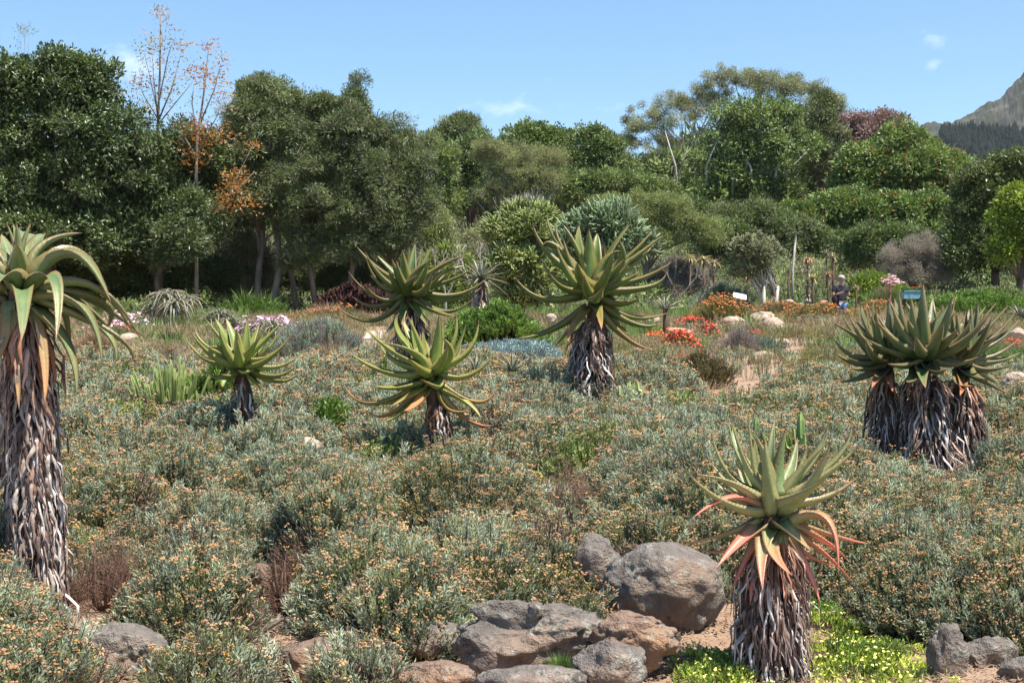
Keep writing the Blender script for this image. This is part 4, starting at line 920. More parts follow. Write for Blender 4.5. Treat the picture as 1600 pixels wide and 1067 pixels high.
columns('spurge', 'small bright green columns right of the biggest aloe trunk', 985, 628, 50, 55, 15.4, 10, MC1, .032, True, 7, .3)

# ------------------------------------------------------------------ smaller aloes: rosettes merged per head
def rosette_mesh(c, L, W, n, tilt0, tilt1, rd_, droop=.1, near=False):
    mb = MB()
    for k in range(n):
        f = k / n; a = k * 2.399 + rd_.random() * .3; e = R(tilt1 + (tilt0 - tilt1) * f + rd_.uniform(-6, 6)); l = L * rd_.uniform(.8, 1.1) * (.7 + .3 * min(1, 2 * (1 - f)) if f > .5 else 1)
        dr = Vector((math.cos(a), math.sin(a), 0)); P0 = c + dr * L * .05; PM = P0 + (dr * math.cos(e) + Vector((0, 0, math.sin(e)))) * l * .5
        P2 = P0 + (dr * math.cos(e - droop) + Vector((0, 0, math.sin(e - droop)))) * l
        q = aloe_leaf(P0, PM, P2, W, False, 0, N=5); mb.add(q.v, q.f, 0, q.c)
    return mb
def small_aloe(label, px, py, d, Lpx, n, mat, W=.1, trunk=0, tilt=(80, 5), heads=1, spread=0, name='aloe', cat='aloe', group=None, seed=0, skirt_n=0, droop=.1, tilted=0):
    """px, py = centre of the rosette"""
    rd_ = random.Random(seed + int(px)); c = at(px, py, d); L = Lpx * d / F; gz = G(c.x, c.y)
    if not trunk: c.z = max(c.z, gz + .05)
    root = empty(name, Vector((c.x, c.y, gz))); tag(root, label, cat, group)
    for h in range(heads):
        hc = c.copy()
        if heads > 1:
            a = rd_.random() * 6.28; q = math.sqrt(h / heads); hc += Vector((math.cos(a) * q * spread * 1.0 * d / F, math.sin(a) * q * spread * .7 * d / F, (1 - q * q * 1.3) * spread * .55 * d / F - .05))
            hc.z = max(hc.z, gz + .08)
        rosette_mesh(hc, L, W * L, n, tilt[0], tilt[1], rd_, droop).build('rosette', mat, root)
        if trunk:
            mb = MB(); mb.tube([Vector((c.x + (hc.x - c.x) * .3, c.y, gz - .05)), Vector(((c.x + hc.x) / 2, c.y, (gz + hc.z) / 2)), hc], [L * .16, L * .13, L * .12], 8); mb.build('trunk', M_stalk, root)
    if skirt_n: skirt('dried_leaf_skirt', root, c - Vector((0, 0, L * .1)), Vector((c.x, c.y, gz + .05)), L * .3, L * .36, skirt_n, L * .5, .06, seed=int(px), brown=.1)
MAg = aloe_mat('aloe_skin_grey', (.12, .17, .12), (.24, .29, .2), (.3, .25, .15), (.4, .2, .1))
MAy = aloe_mat('aloe_skin_straw', (.32, .3, .1), (.5, .44, .2), (.5, .3, .15), (.6, .3, .15))
MAo = aloe_mat('aloe_skin_orange', (.45, .25, .12), (.6, .4, .22), (.5, .25, .12), (.6, .3, .15))
small_aloe('big shaggy clump of grey-green aloe heads in front of the dark trees', 268, 486, 26, 36, 22, MAg, .13, heads=16, spread=44, seed=1, droop=.9)
small_aloe('shaggy aloe tuft right of the bigger shaggy clump', 342, 506, 24, 32, 20, MAg, .13, heads=5, spread=28, seed=2, droop=.5)
small_aloe('grey-green aloe tuft behind the small low aloe', 425, 525, 23, 30, 20, MAg, .13, heads=6, spread=34, seed=3, droop=.6)
small_aloe('dark aloe with a narrow grey trunk between the two taller aloes', 752, 436, 26, 46, 34, MAg, .14, trunk=1, skirt_n=140, tilt=(85, -25), seed=4)
small_aloe('spiky grey-green agave on dark stems right of the biggest aloe', 1040, 484, 27, 34, 20, MAg, .13, trunk=1, tilt=(85, 10), seed=5)
small_aloe('low spiky tuft left of the blue-grey mat behind the yellow-green aloe', 742, 580, 17, 38, 16, MAg, .1, seed=6, tilt=(80, 20))
small_aloe('low spiky tuft in front of the blue-grey mat', 800, 580, 17, 44, 18, MAg, .1, seed=7, tilt=(80, 15))
small_aloe('grey-green tuft just right of the biggest aloe trunk', 990, 580, 18, 36, 16, MAg, .1, seed=8, tilt=(85, 30))
small_aloe('grey aloe tuft at the right edge beyond the aloe clump', 1592, 498, 30, 26, 22, MAg, .13, heads=3, spread=16, seed=9)
TA = 'little tree aloes and palms behind the flower beds'
small_aloe('straw-yellow aloe head left of a row of three, at the edge of the brown shrubs', 1078, 404, 55, 16, 26, MAy, .14, trunk=1, tilt=(80, -40), droop=.5, group=TA)
small_aloe('tallest straw-yellow head beside the grey brush', 1100, 408, 55, 19, 28, MAy, .14, trunk=1, tilt=(80, -40), droop=.5, group=TA)
small_aloe('pale head at the right end of the straw-yellow row', 1116, 412, 54, 15, 26, MAy, .14, trunk=1, tilt=(80, -50), droop=.5, group=TA)
small_aloe('orange drooping aloe head left of the round quiver tree trunks', 1168, 432, 52, 15, 22, MAo, .14, trunk=1, tilt=(60, -50), droop=.5, group=TA)
small_aloe('thick dark aloe trunk with a ragged grey skirt under the round crown', 1206, 432, 50, 12, 18, MAg, .14, trunk=1, tilt=(60, -50), group=TA, skirt_n=110)
small_aloe('ragged brown-headed aloe just right of the round crown', 1262, 406, 51, 15, 22, MAo, .14, trunk=1, tilt=(60, -70), droop=.8, group=TA, skirt_n=40)
small_aloe('pale starry aloe head on a leaning brown stem', 1270, 434, 49, 17, 18, MAy, .12, trunk=1, tilt=(70, -40), group=TA)
small_aloe('orange starry aloe head on a thin pale stem left of the person', 1294, 428, 50, 13, 18, MAo, .12, trunk=1, tilt=(60, -40), group=TA)
small_aloe('small green-yellow aloe head above and left of the person', 1302, 402, 56, 14, 20, MAy, .12, trunk=1, tilt=(80, -40), group=TA)
small_aloe('dark reddish aloe head above the person', 1292, 396, 60, 13, 20, MAg, .12, trunk=1, tilt=(80, -40), group=TA)
small_aloe('yellow-brown small aloe just right of the person', 1338, 450, 45, 12, 16, MAy, .12, trunk=1, tilt=(80, -30), group=TA)
small_aloe('pale green small aloe right of the quiver tree trunks', 1232, 424, 52, 12, 18, MAg, .12, trunk=1, tilt=(80, -30), group=TA)

# ------------------------------------------------------------------ trees
def tree(name, label, cat, d, blobs, sources, trunk=None, cs=.45, lobes=1.0, dens=1.0, barkm=None, group=None, weights=None, lobe=.4, flat=.8, gap=0.0, trunks=None, flimbs=None, tr=1.0, seed=0, back=.25):
    """blobs = (px, py, rx, rz) in photo px at distance d; crown = clumps of leaves on many small lobes"""
    global rng
    P = []; N = []; LC = []
    rd_ = random.Random(seed + int(blobs[0][0] * 3 + blobs[0][1]))
    for b in blobs:
        px, py, rx, rz = b[:4]; off = b[4] if len(b) > 4 else 0
        c = at(px, py, d); c.y += off; Rx, Rz = rx * d / F, rz * d / F; Ry = (Rx + Rz) / 2 * .85
        lr = max(.35 * cs * 2, lobe * min(Rx, Rz)); nl = int(lobes * 2.5 * (Rx * Rz + Rx * Ry + Ry * Rz) / (lr * lr * 1.5)) + 3
        for k in range(nl):
            v = rv()
            if v.y > .45 and rd_.random() > back: v.y = -v.y
            if v.z < -.5: v.z *= -.6
            v.normalize()
            q = rd_.uniform(.55, 1.22); l = lr * rd_.choice((.4, .55, .75, .9, 1.1)) * rd_.uniform(.85, 1.15)
            lc = c + Vector((v.x * max(.1, Rx - l * .7) * q, v.y * max(.1, Ry - l * .7) * q, v.z * max(.1, Rz - l * .7) * q)); LC.append((lc, l, c))
            m = int(dens * 4 * math.pi * l * l / (cs * cs * 1.15)) + 4; sp_ = b[5] if len(b) > 5 else 1.0; m = int(m * sp_) + 2
            st3 = np.array([rd_.uniform(.8, 1.3), rd_.uniform(.8, 1.3), rd_.uniform(.6, 1.15)])
            w = rng.normal(size=(m, 3)); w /= np.linalg.norm(w, axis=1)[:, None]
            w[:, 2] = np.where((w[:, 2] < -.25) & (rng.random(m) < .6), -w[:, 2], w[:, 2])
            rr = l * rng.uniform(.5, 1.05, m)[:, None] * np.array([1, 1, flat]) * st3; rr *= np.where(rng.random(m) < .15, rng.uniform(1.1, 1.7, m), 1)[:, None]; pp = np.array(lc) + w * rr
            if gap:
                keep = rng.random(m) > gap; pp = pp[keep]; w = w[keep]
            P.append(pp); N.append(w + np.array([0, 0, .45]))
    P = np.concatenate(P); N = np.concatenate(N)
    gz = Gn(P[:, 0], P[:, 1]); ok = P[:, 2] > gz + .05; P, N = P[ok], N[ok]
    t0 = at((trunk or blobs[0])[0], 0, d); t0.z = G(t0.x, t0.y)
    root = empty(name, t0); tag(root, label, cat, group)
    var = None if weights is None else rng.choice(len(sources), len(P), p=np.array(weights) / sum(weights))
    tag(scatter('crown', P, N, rng.uniform(.75, 1.3, len(P)) * cs, sources, root, var), kind='stuff')
    cz = max(l[2].z for l in LC); hgt = max(1.0, cz - t0.z); mb = MB()
    for j, tx in enumerate(trunks or [t0.x]):
        b = Vector((tx if not trunks else at(tx, 0, d).x, d + rd_.uniform(-.3, .3), 0)); b.z = G(b.x, b.y) - .1
        top = Vector((b.x + rd_.uniform(-.08, .08) * hgt, b.y, t0.z + hgt * .55)); r = .028 * hgt * tr / (len(trunks) ** .5 if trunks else 1)
        k1 = b.lerp(top, .5) + Vector((rd_.uniform(-.05, .05) * hgt, 0, 0)); mb.tube([b, k1, top], [r * 1.25, r, r * .75], 9)
        mine = [l for i, l in enumerate(LC) if i % len(trunks or [1]) == j]
        for lc, l, c in rd_.sample(mine, min(len(mine), 13)):
            s = k1.lerp(top, rd_.random()); m1 = s.lerp(lc, .5) + Vector((rd_.uniform(-.1, .1), rd_.uniform(-.1, .1), rd_.uniform(0, .12))) * l * 2
            mb.tube([s, m1, lc], [r * .5, r * .32, r * .1], 5)
            for z in range(3):
                e = lc + rv() * l * .8; f = m1.lerp(lc, rd_.random()); mb.tube([f, (f + e) / 2, e], [r * .14, r * .1, r * .04], 3, cap=False)
    for fl in flimbs or []:
        mb.tube([at(a + 5 * rd_.uniform(-1, 1), b_, d - 1.4 * min(1, i)) for i, (a, b_) in enumerate(fl)], [.13, .08, .02][:len(fl)] if len(fl) > 2 else [.07, .015], 6)
    mb.build('trunk', barkm or M_bark, root)
    return root
dark = LG('dark_glossy_leaf', (.05, .085, .022), (.11, .145, .04), .25, .42, .6, .35)
olive = LG('olive_tree_leaf', (.105, .145, .05), (.185, .225, .085), .25, .45, .5, .3)
darkol = LG('dark_olive_leaf', (.085, .115, .038), (.155, .185, .065), .25, .45, .4, .3)
forest = LG('forest_leaf', (.115, .18, .05), (.21, .265, .09), .25, .5, .4, .25)
mid = LG('fresh_leaf', (.135, .2, .05), (.24, .295, .09), .3, .45, .4, .3)
coral = LG('coral_tree_leaf', (.125, .19, .048), (.215, .275, .08), .3, .45, .4, .3)
feath = LG('feathery_leaf', (.22, .26, .09), (.34, .36, .15), .3, .6, .3, .2)
umb = LG('umbrella_leaf', (.18, .21, .08), (.28, .3, .12), .3, .6, .3, .2)
mauve = LG('mauve_leaf', (.24, .15, .14), (.4, .29, .26), .2, .6, .3, .3)
lime = LG('lime_tree_leaf', (.2, .28, .035), (.3, .38, .07), .35, .5, .3, .4)
greyg = LG('grey_shrub_leaf', (.2, .18, .14), (.33, .29, .24), .2, .7, .2, .5)
gold = LG('autumn_leaf', (.42, .13, .03), (.5, .26, .06), .35, .6, .3, 1); rose = LG('rose_tip_leaf', (.36, .2, .12), (.4, .33, .15), .35, .6, .3, 1)
blug = LG('blue_spurge_skin', (.1, .15, .065), (.17, .225, .11), .0, .5, .4, .5); ylg = LG('yellow_spurge_skin', (.15, .19, .05), (.25, .28, .09), .0, .5, .4, .5)
M_redfl = plain('coral_blossom', (.55, .06, .03), .6)
B_dark = [src_ball('dark_clump', dark, 26, .3, .15), src_ball('dark_clump_b', dark, 20, .36, .17)]
B_olive = [src_ball('olive_clump', olive, 40, .34, .07, stick=M_twig), src_ball('olive_clump_b', darkol, 34, .34, .08)]
B_forest = [src_ball('forest_clump', forest, 28, .3, .15), src_ball('forest_clump_b', LG('forest_leaf_b', (.1, .145, .04), (.165, .2, .065), .25), 26, .28, .13)]
B_mid = [src_ball('fresh_clump', mid, 28, .32, .16)]
B_coral = [src_ball('coral_clump', coral, 26, .34, .2), src_ball('coral_clump_red', coral, 24, .34, .2, extra=(M_redfl, 1, .09))]
B_feath = [src_ball('feathery_clump', feath, 60, .24, .045, stick=M_twig)]
B_umb = [src_ball('umbrella_clump', umb, 46, .22, .08, stick=M_pbark)]
B_mauve = [src_ball('mauve_clump', mauve, 34, .26, .12, stick=M_twig)]
B_pale = [src_ball('pale_brush_clump', LG('pale_brush_leaf', (.26, .22, .18), (.38, .33, .28), .3), 60, .26, .04)]
B_lime = [src_ball('lime_clump', lime, 30, .32, .14)]
B_grey = [src_ball('grey_clump', greyg, 44, .24, .05, stick=M_twig)]
def src_fingers(name, mat, n=13, L=.75, r=.045, up=.9):
    mb = MB(); mb.smooth = True
    for i in range(n):
        b = rv() * .28; b.z = -.2; d = (rv() * .8 + Vector((0, 0, up))).normalized(); l = L * random.uniform(.6, 1.1)
        p1 = b + d * l * .5; p2 = b + d * l * .9 + Vector((0, 0, .1 * l)); mb.tube([b, p1, p2, p2 + d * .04], [r * .8, r, r * .85, r * .2], 5, cap=False)
    s = source(name, mb, [mat]); s.data.polygons.foreach_set('use_smooth', [True] * len(s.data.polygons)); return s
B_blue = [src_fingers('blue_fingers', blug)]; B_yel = [src_fingers('yellow_fingers', ylg, 13, .75, .05)]

# dark evergreens at the left
tree('evergreen_tree', 'huge dark glossy evergreen at the left edge behind the tall aloe', 'tree', 46, [(70, 170, 95, 88), (15, 300, 110, 130), (140, 250, 85, 110), (80, 380, 150, 75), (-60, 200, 100, 110), (-50, 380, 110, 80), (120, 130, 60, 45), (20, 425, 120, 36, 1.5), (130, 425, 90, 36, 1.5), (60, 440, 160, 26, 3)], B_dark, trunk=(60,), cs=.42, dens=1.05, seed=1)
tree('evergreen_tree', 'rounded dark evergreen right of the huge one, below the sparse-leaved treetops', 'tree', 47, [(235, 270, 80, 95), (200, 370, 90, 85), (290, 350, 80, 95), (310, 260, 50, 55), (230, 425, 80, 36, 1.5), (300, 430, 70, 34, 2.5), (305, 395, 40, 50, -2.4), (318, 330, 20, 24, -2.2)], B_dark + B_olive[:1], trunk=(260,), cs=.4, dens=1.05, weights=[.4, .35, .25], seed=2)
tree('olive_tree', 'tall olive-green tree with a pale bare trunk, left of the middle trees', 'tree', 48, [(420, 200, 62, 72), (380, 280, 70, 85), (470, 240, 66, 85), (440, 340, 85, 70), (400, 150, 30, 28), (450, 170, 26, 26), (400, 425, 60, 40, 3.5), (460, 420, 50, 44, 3)], B_olive, trunk=(418,), cs=.4, dens=1.0, barkm=M_mbark, trunks=[420, 395], tr=.7, seed=3)
tree('olive_tree', 'grey-green tree with a thin tuft rising above its top', 'tree', 47.5, [(540, 230, 58, 80), (505, 300, 70, 90), (570, 320, 70, 85), (520, 390, 80, 50), (556, 168, 16, 30, 0, .5), (562, 130, 14, 14, 0, .12), (500, 175, 24, 26), (530, 430, 80, 36, 3)], B_olive, trunk=(510,), cs=.38, dens=1.0, trunks=[500, 540, 470], tr=.7, seed=4)
tree('olive_tree', 'drooping grey-green tree at the right end of the dark group', 'tree', 48.5, [(620, 260, 58, 78), (640, 330, 55, 70), (590, 370, 60, 60), (600, 430, 60, 34, 3)], B_olive, trunk=(600,), cs=.38, dens=1.0, tr=.8, seed=5)
mound('shrub', 'pale understorey brush under the olive-green trees', 'shrub', 385, 455, 130, 90, 50, [src_ball('brush', LG('brush_leaf', (.17, .18, .08), (.3, .28, .16), .3), 40, .3, .05, stick=M_twig)], dens=.12, cs=.7)
# sparse emergent treetops
def sparse(label, d, branches, pts_mats, foot, clumps, cs=.5, cat='tree'):
    c = at(foot, 0, d); c.z = G(c.x, c.y); root = empty('sparse_tree', c); tag(root, label, cat, 'sparse trees rising above the dark evergreens')
    mb = MB(); rd_ = random.Random(int(foot)); P = []
    for br, r0 in branches:
        pts = [at(a, b, d + rd_.uniform(-.4, .4)) for a, b in br]
        if br[0][1] > 440: pts[0].z = c.z
        mb.tube(pts, [r0 * .8 * (1 - .75 * i / (len(pts) - 1)) for i in range(len(pts))], 6)
    mb.build('trunk', M_mbark, root)
    n = []
    for (a, b, sx, sy, k) in clumps:
        for i in range(int(k * .75)): P.append(at(a + rd_.gauss(0, sx), b + rd_.gauss(0, sy), d + rd_.gauss(0, .5)))
    tag(scatter('crown', [tuple(p) for p in P], [(0, 0, 1)] * len(P), rng.uniform(.6, 1.2, len(P)) * cs, pts_mats, root), kind='stuff')
B_gold = [src_ball('gold_clump', gold, 9, .32, .13), src_ball('rose_clump', rose, 9, .32, .1)]
B_gold2 = B_gold[:1] + B_lime[:0] + [src_ball('yellowgreen_clump', LG('yg_leaf', (.25, .25, .07), (.36, .32, .1), .3), 9, .3, .12)]
sparse('tallest sparse leafless-looking treetop with yellowish tips against the sky', 49, [([(243, 460), (245, 330), (247, 190), (250, 110), (251, 25)], .1), ([(247, 190), (240, 120), (237, 70)], .04), ([(247, 190), (268, 140), (284, 80)], .04), ([(250, 150), (262, 90), (270, 66)], .03),
       ([(246, 185), (225, 150), (216, 130)], .035), ([(246, 175), (232, 110), (226, 88)], .03), ([(247, 195), (275, 160), (300, 130)], .035), ([(240, 220), (222, 180), (212, 140)], .03)], B_gold2 + B_gold[1:], 243,
       [(251, 22, 4, 8, 16), (236, 66, 8, 8, 14), (284, 78, 7, 7, 14), (268, 64, 7, 6, 10), (218, 132, 10, 6, 16), (226, 86, 6, 10, 14), (290, 118, 12, 10, 18), (250, 130, 20, 22, 30), (230, 160, 20, 14, 24), (280, 160, 22, 16, 28), (252, 90, 6, 20, 18)], .42)
sparse('second sparse treetop with orange lower leaves, right of the tallest', 45.6, [([(308, 460), (306, 300), (308, 220), (318, 150), (326, 75)], .09), ([(308, 220), (300, 160), (305, 115)], .035), ([(314, 190), (335, 140), (345, 100)], .035), ([(308, 240), (340, 180), (352, 140)], .03), ([(308, 245), (285, 210), (270, 200)], .03),
       ([(307, 350), (335, 335), (358, 305), (378, 262), (396, 225)], .04), ([(350, 318), (376, 292), (398, 268)], .025)], [B_gold[0], B_gold[0], B_gold[1]], 308,
       [(326, 74, 5, 5, 12), (343, 100, 5, 7, 12), (305, 112, 6, 8, 12), (325, 130, 14, 14, 26), (345, 155, 12, 12, 26), (310, 200, 18, 14, 46), (300, 235, 15, 14, 44), (340, 215, 14, 10, 30), (370, 285, 14, 10, 40), (360, 315, 12, 10, 30), (380, 330, 10, 8, 16), (396, 228, 5, 4, 8)], .42)
for (a, b, w) in ((38, 46, 12), (8, 88, 8), (140, 100, 14)):
    sparse({38: 'tallest thin pale shoot with a flat tuft poking above the huge evergreen', 8: 'thin shoot with a small tuft at the left frame edge above the huge evergreen', 140: 'thin tufted shoot above the right shoulder of the huge evergreen'}[a], 48, [([(a + 2, 200), (a + 3, 130), (a, b)], .03), ([(a + 3, 130), (a - 8, b + 14)], .015), ([(a + 3, 120), (a + 8, b + 8)], .015)], [src_ball('tuft_clump', umb, 12, .3, .07)], a + 2, [(a, b, w * .5, 3, 22), (a, b + 22, 5, 8, 5)], .34)

# wooded rise behind, trees one can tell apart
BT = 'trees on the wooded rise'
tree('broadleaf_tree', 'distant grey-green domed tree at the far left of the skyline gap', 'tree', 105, [(720, 215, 38, 30), (690, 225, 26, 20), (725, 195, 16, 14)], B_olive + B_feath, trunk=(720,), cs=.85, group=BT, seed=6)
tree('broadleaf_tree', 'dark round-headed tree below the skyline behind the olive trees', 'tree', 92, [(742, 250, 36, 44), (715, 290, 40, 50), (760, 290, 34, 40)], B_forest, trunk=(742,), cs=.75, group=BT, seed=7)
tree('broadleaf_tree', 'green tree with two humps left of centre on the skyline', 'tree', 96, [(822, 225, 36, 30), (868, 228, 30, 26), (845, 262, 50, 34)], B_mid + B_forest, trunk=(835,), cs=.8, group=BT, seed=8)
tree('broadleaf_tree', 'blue-green rounded tree in the middle of the skyline', 'tree', 94, [(928, 238, 46, 36), (900, 275, 50, 40), (955, 270, 40, 40), (925, 215, 22, 14)], B_forest, trunk=(925,), cs=.75, group=BT, seed=9)
tree('broadleaf_tree', 'mid green tree filling the gap behind the drooping tree', 'tree', 88, [(680, 260, 32, 40), (668, 310, 40, 50)], B_mid + B_feath, trunk=(680,), cs=.75, group=BT, seed=10)
tree('thorn_tree', 'feathery yellow-green thorn tree with pale forked trunks in the centre', 'tree', 70, [(800, 262, 48, 34), (835, 285, 44, 36), (765, 240, 28, 20), (790, 310, 50, 26), (860, 250, 28, 20)], B_feath, trunk=(825,), cs=.5, barkm=M_pbark, trunks=[806, 842, 826], tr=.9, gap=.5, group=BT, seed=11)
tree('umbrella_tree', 'tall airy flat-topped umbrella tree, highest on the skyline', 'tree', 100, [(1140, 130, 50, 26), (1190, 135, 60, 26), (1245, 152, 60, 30), (1060, 178, 60, 40), (1010, 210, 52, 40), (1290, 165, 30, 22), (1030, 260, 60, 50), (1100, 160, 40, 26), (975, 225, 26, 22, 0, .5), (1310, 180, 20, 14, 0, .5)], B_umb, trunk=(1120,), cs=.55, lobe=.26, flat=.4, gap=.5, lobes=.42, dens=.75, barkm=M_pbark, trunks=[1060, 1110, 1150, 1200], tr=.8, group=BT, seed=12)
tree('broadleaf_tree', 'dense dark green tree with upright limbs under the umbrella tree', 'tree', 92, [(1160, 200, 56, 46), (1210, 190, 46, 36), (1140, 260, 60, 60), (1220, 255, 56, 60), (1110, 310, 60, 40), (1190, 310, 70, 40)], B_mid + B_forest, trunk=(1165,), cs=.72, barkm=M_pbark, trunks=[1120, 1160, 1200, 1235], tr=1.0, gap=.45, flimbs=[[(1063, 345), (1060, 260), (1042, 205)], [(1061, 290), (1080, 228)], [(1178, 345), (1172, 262), (1148, 212)], [(1175, 270), (1198, 222)], [(1192, 345), (1214, 258), (1242, 212)], [(1110, 345), (1104, 262), (1122, 215)], [(1228, 340), (1232, 270), (1264, 232)], [(1145, 345), (1142, 280), (1130, 240)]], group=BT, seed=13)
tree('broadleaf_tree', 'loose olive tree right of the dense dark green one', 'tree', 95, [(1270, 200, 44, 40), (1285, 250, 40, 46), (1290, 165, 24, 16)], B_umb + B_olive, trunk=(1272,), cs=.75, gap=.2, group=BT, seed=14)
tree('broadleaf_tree', 'mauve-brown tree top between the olive tree and the round coral tree', 'tree', 96, [(1345, 215, 50, 38), (1385, 200, 30, 26), (1310, 225, 26, 26)], B_mauve, trunk=(1345,), cs=.75, gap=.15, group=BT, seed=15)
tree('coral_tree', 'round bright green tree speckled with red blossom', 'tree', 84, [(1405, 272, 88, 66), (1350, 300, 60, 50), (1470, 300, 50, 50), (1420, 240, 50, 30), (1490, 270, 30, 30)], B_coral, trunk=(1410,), cs=.68, weights=[.65, .35], group=BT, seed=16)
tree('coral_tree', 'lower green tree with red blossom in front of the round one', 'tree', 78, [(1320, 345, 70, 44), (1395, 350, 75, 44), (1260, 350, 50, 36), (1450, 345, 40, 40)], B_coral, trunk=(1360,), cs=.64, weights=[.7, .3], group=BT, seed=17)
tree('broadleaf_tree', 'olive-brown shrubby tree below the dense dark green one', 'tree', 76, [(1230, 370, 50, 36), (1180, 350, 50, 30), (1130, 350, 46, 30), (1275, 385, 36, 26)], B_olive + B_forest + B_feath, trunk=(1210,), cs=.6, group=BT, seed=18)
tree('broadleaf_tree', 'dark dense bush-like tree right of the quiver tree', 'tree', 66, [(1350, 382, 42, 30), (1400, 380, 46, 28), (1370, 400, 50, 24)], B_olive[1:] + B_forest[:1], trunk=(1375,), cs=.5, group=BT, seed=19)
tree('broadleaf_tree', 'big dark green tree leaning in from the right', 'tree', 58, [(1555, 300, 60, 50), (1600, 270, 60, 36), (1520, 350, 40, 60), (1560, 400, 70, 50), (1640, 340, 60, 80), (1500, 400, 36, 44)], B_mid[:0] + [src_ball('right_tree_clump', LG('right_tree_leaf', (.09, .12, .032), (.16, .185, .055), .25, .45, .4, .3), 32, .28, .11)] + B_dark[:1], trunk=(1560,), cs=.5, weights=[.75, .25], group=BT, seed=20)  # these clumps carry a darker green leaf colour than the fresh green trees
tree('lime_tree', 'lime-yellow tree at the right edge in front of the dark green one', 'tree', 50, [(1592, 335, 38, 40), (1606, 375, 44, 46), (1590, 305, 18, 14), (1570, 395, 26, 24)], B_lime, trunk=(1600,), cs=.42, group=BT, seed=21)
tree('broadleaf_tree', 'soft grey-green bushy tree behind the biggest aloe on the right', 'tree', 56, [(985, 350, 50, 30), (1040, 325, 36, 22), (1062, 352, 40, 26), (950, 325, 30, 24), (1000, 318, 24, 18), (1100, 365, 30, 26), (1020, 375, 50, 24)], [src_ball('soft_clump', LG('soft_leaf', (.19, .23, .08), (.3, .33, .12), .3), 50, .26, .045)], trunk=(1010,), cs=.42, gap=.2, lobe=.5, group=BT, seed=22)
tree('broadleaf_tree', 'dark green bush-like tree left of the quiver tree', 'tree', 62, [(1110, 375, 36, 34), (1085, 340, 30, 24), (1130, 400, 26, 26), (1150, 375, 24, 24)], B_forest + B_olive, trunk=(1110,), cs=.5, group=BT, seed=23)
tree('broadleaf_tree', 'fresh green tree between the thorn tree and the umbrella tree', 'tree', 82, [(930, 300, 60, 30), (980, 300, 46, 30), (880, 300, 40, 34), (1020, 310, 40, 30)], B_mid + B_forest + B_feath, trunk=(940,), cs=.66, group=BT, seed=24)
# grey brush and other shrubs in front of the rise
sh = lambda label, px, py, w, h, d, src, cs=1.6, dens=1.0, **k: mound('shrub', label, 'shrub', px, py, w, h, d, src, dens=dens, cs=cs * .8, **k)
SG = 'background shrubs in front of the rise'
tree('grey_shrub', 'grey leafless-looking shrub right of the dark bush-like tree', 'shrub', 58, [(1410, 410, 34, 30), (1445, 400, 36, 34), (1430, 435, 52, 26), (1462, 425, 24, 28)], B_pale, trunk=(1430,), cs=.34, gap=.35, group=SG, seed=40)
sh('yellow-green low shrub behind the person', 1362, 440, 80, 34, 56, B_lime + B_mid, .7, .8, group=SG)
sh('pale grassy bush right of the person', 1385, 470, 100, 28, 50, S_grass + S_tan, 1.8, group=SG)
sh('bluish spiky low shrubs left of the quiver tree trunks', 1130, 466, 110, 36, 51, S_teal + S_sage[:1], 2.3, group=SG)
sh('greyish shrub under the straw-yellow aloe heads', 1060, 468, 110, 50, 57, B_pale, .6, .7, group=SG)
sh('olive shrub at the foot of the wooded rise, centre left', 670, 400, 90, 90, 60, B_feath, .8, .8, group=SG)
sh('leafy green shrub behind the dark aloe trunk', 700, 470, 110, 70, 52, B_feath + B_lime[:1] + B_mid, .6, .8, group=SG)
sh('green shrub strip at the foot of the dark evergreens', 620, 470, 110, 60, 52, B_feath + B_mid, .6, .8, group=SG)
sh('clump of pale green grass in front of the dark trees on the right', 1430, 470, 80, 22, 48, S_grass, 2.0, group=SG)
sh('low mixed shrub under the big dark green tree', 1540, 462, 150, 30, 46, B_mid + B_grey, .55, .8, group=SG)
sh('green bushes on the slope behind the finger-leaved bush', 880, 380, 150, 70, 66, B_forest + B_feath, .9, .8, group=SG)
sh('brown-green bushes beyond the path in the centre', 740, 370, 110, 60, 64, B_feath + B_grey + B_feath, .8, .8, group=SG)
mound('hedge', 'clipped bright green leafy hedge at the right behind the aloe clump', 'hedge', 1530, 505, 240, 40, 38, S_leafy, depth=3.5, dens=1.6, cs=1.5, rag=.05, stems=True)
# bushes of fingers
tree('finger_bush', 'round bush of yellow-green finger stems, its lower part drooping and grey', 'succulent', 34, [(812, 365, 46, 40), (808, 420, 50, 46), (842, 340, 22, 20), (815, 460, 40, 30)], B_yel, trunk=(812,), cs=.36, dens=1.1, lobe=.4, seed=25)
tree('finger_bush', 'bluish-green finger-leaved bush directly behind the biggest aloe', 'succulent', 32, [(945, 358, 52, 38), (980, 385, 36, 30), (905, 372, 32, 34), (930, 410, 54, 34)], B_blue, trunk=(945,), cs=.42, dens=1.0, lobe=.4, seed=26)
# quiver tree
tree('quiver_tree', 'quiver tree with a dense ball-shaped crown on grey trunks', 'succulent', 50, [(1181, 400, 40, 34), (1170, 420, 30, 20)], [src_fingers('quiver_heads', LG('quiver_leaf', (.16, .17, .08), (.24, .24, .12), .0, .6, .3), 16, .6, .04, .6)], trunk=(1198,), cs=.36, trunks=[1196, 1212], barkm=M_pbark, tr=1.6, lobe=.36, seed=27)
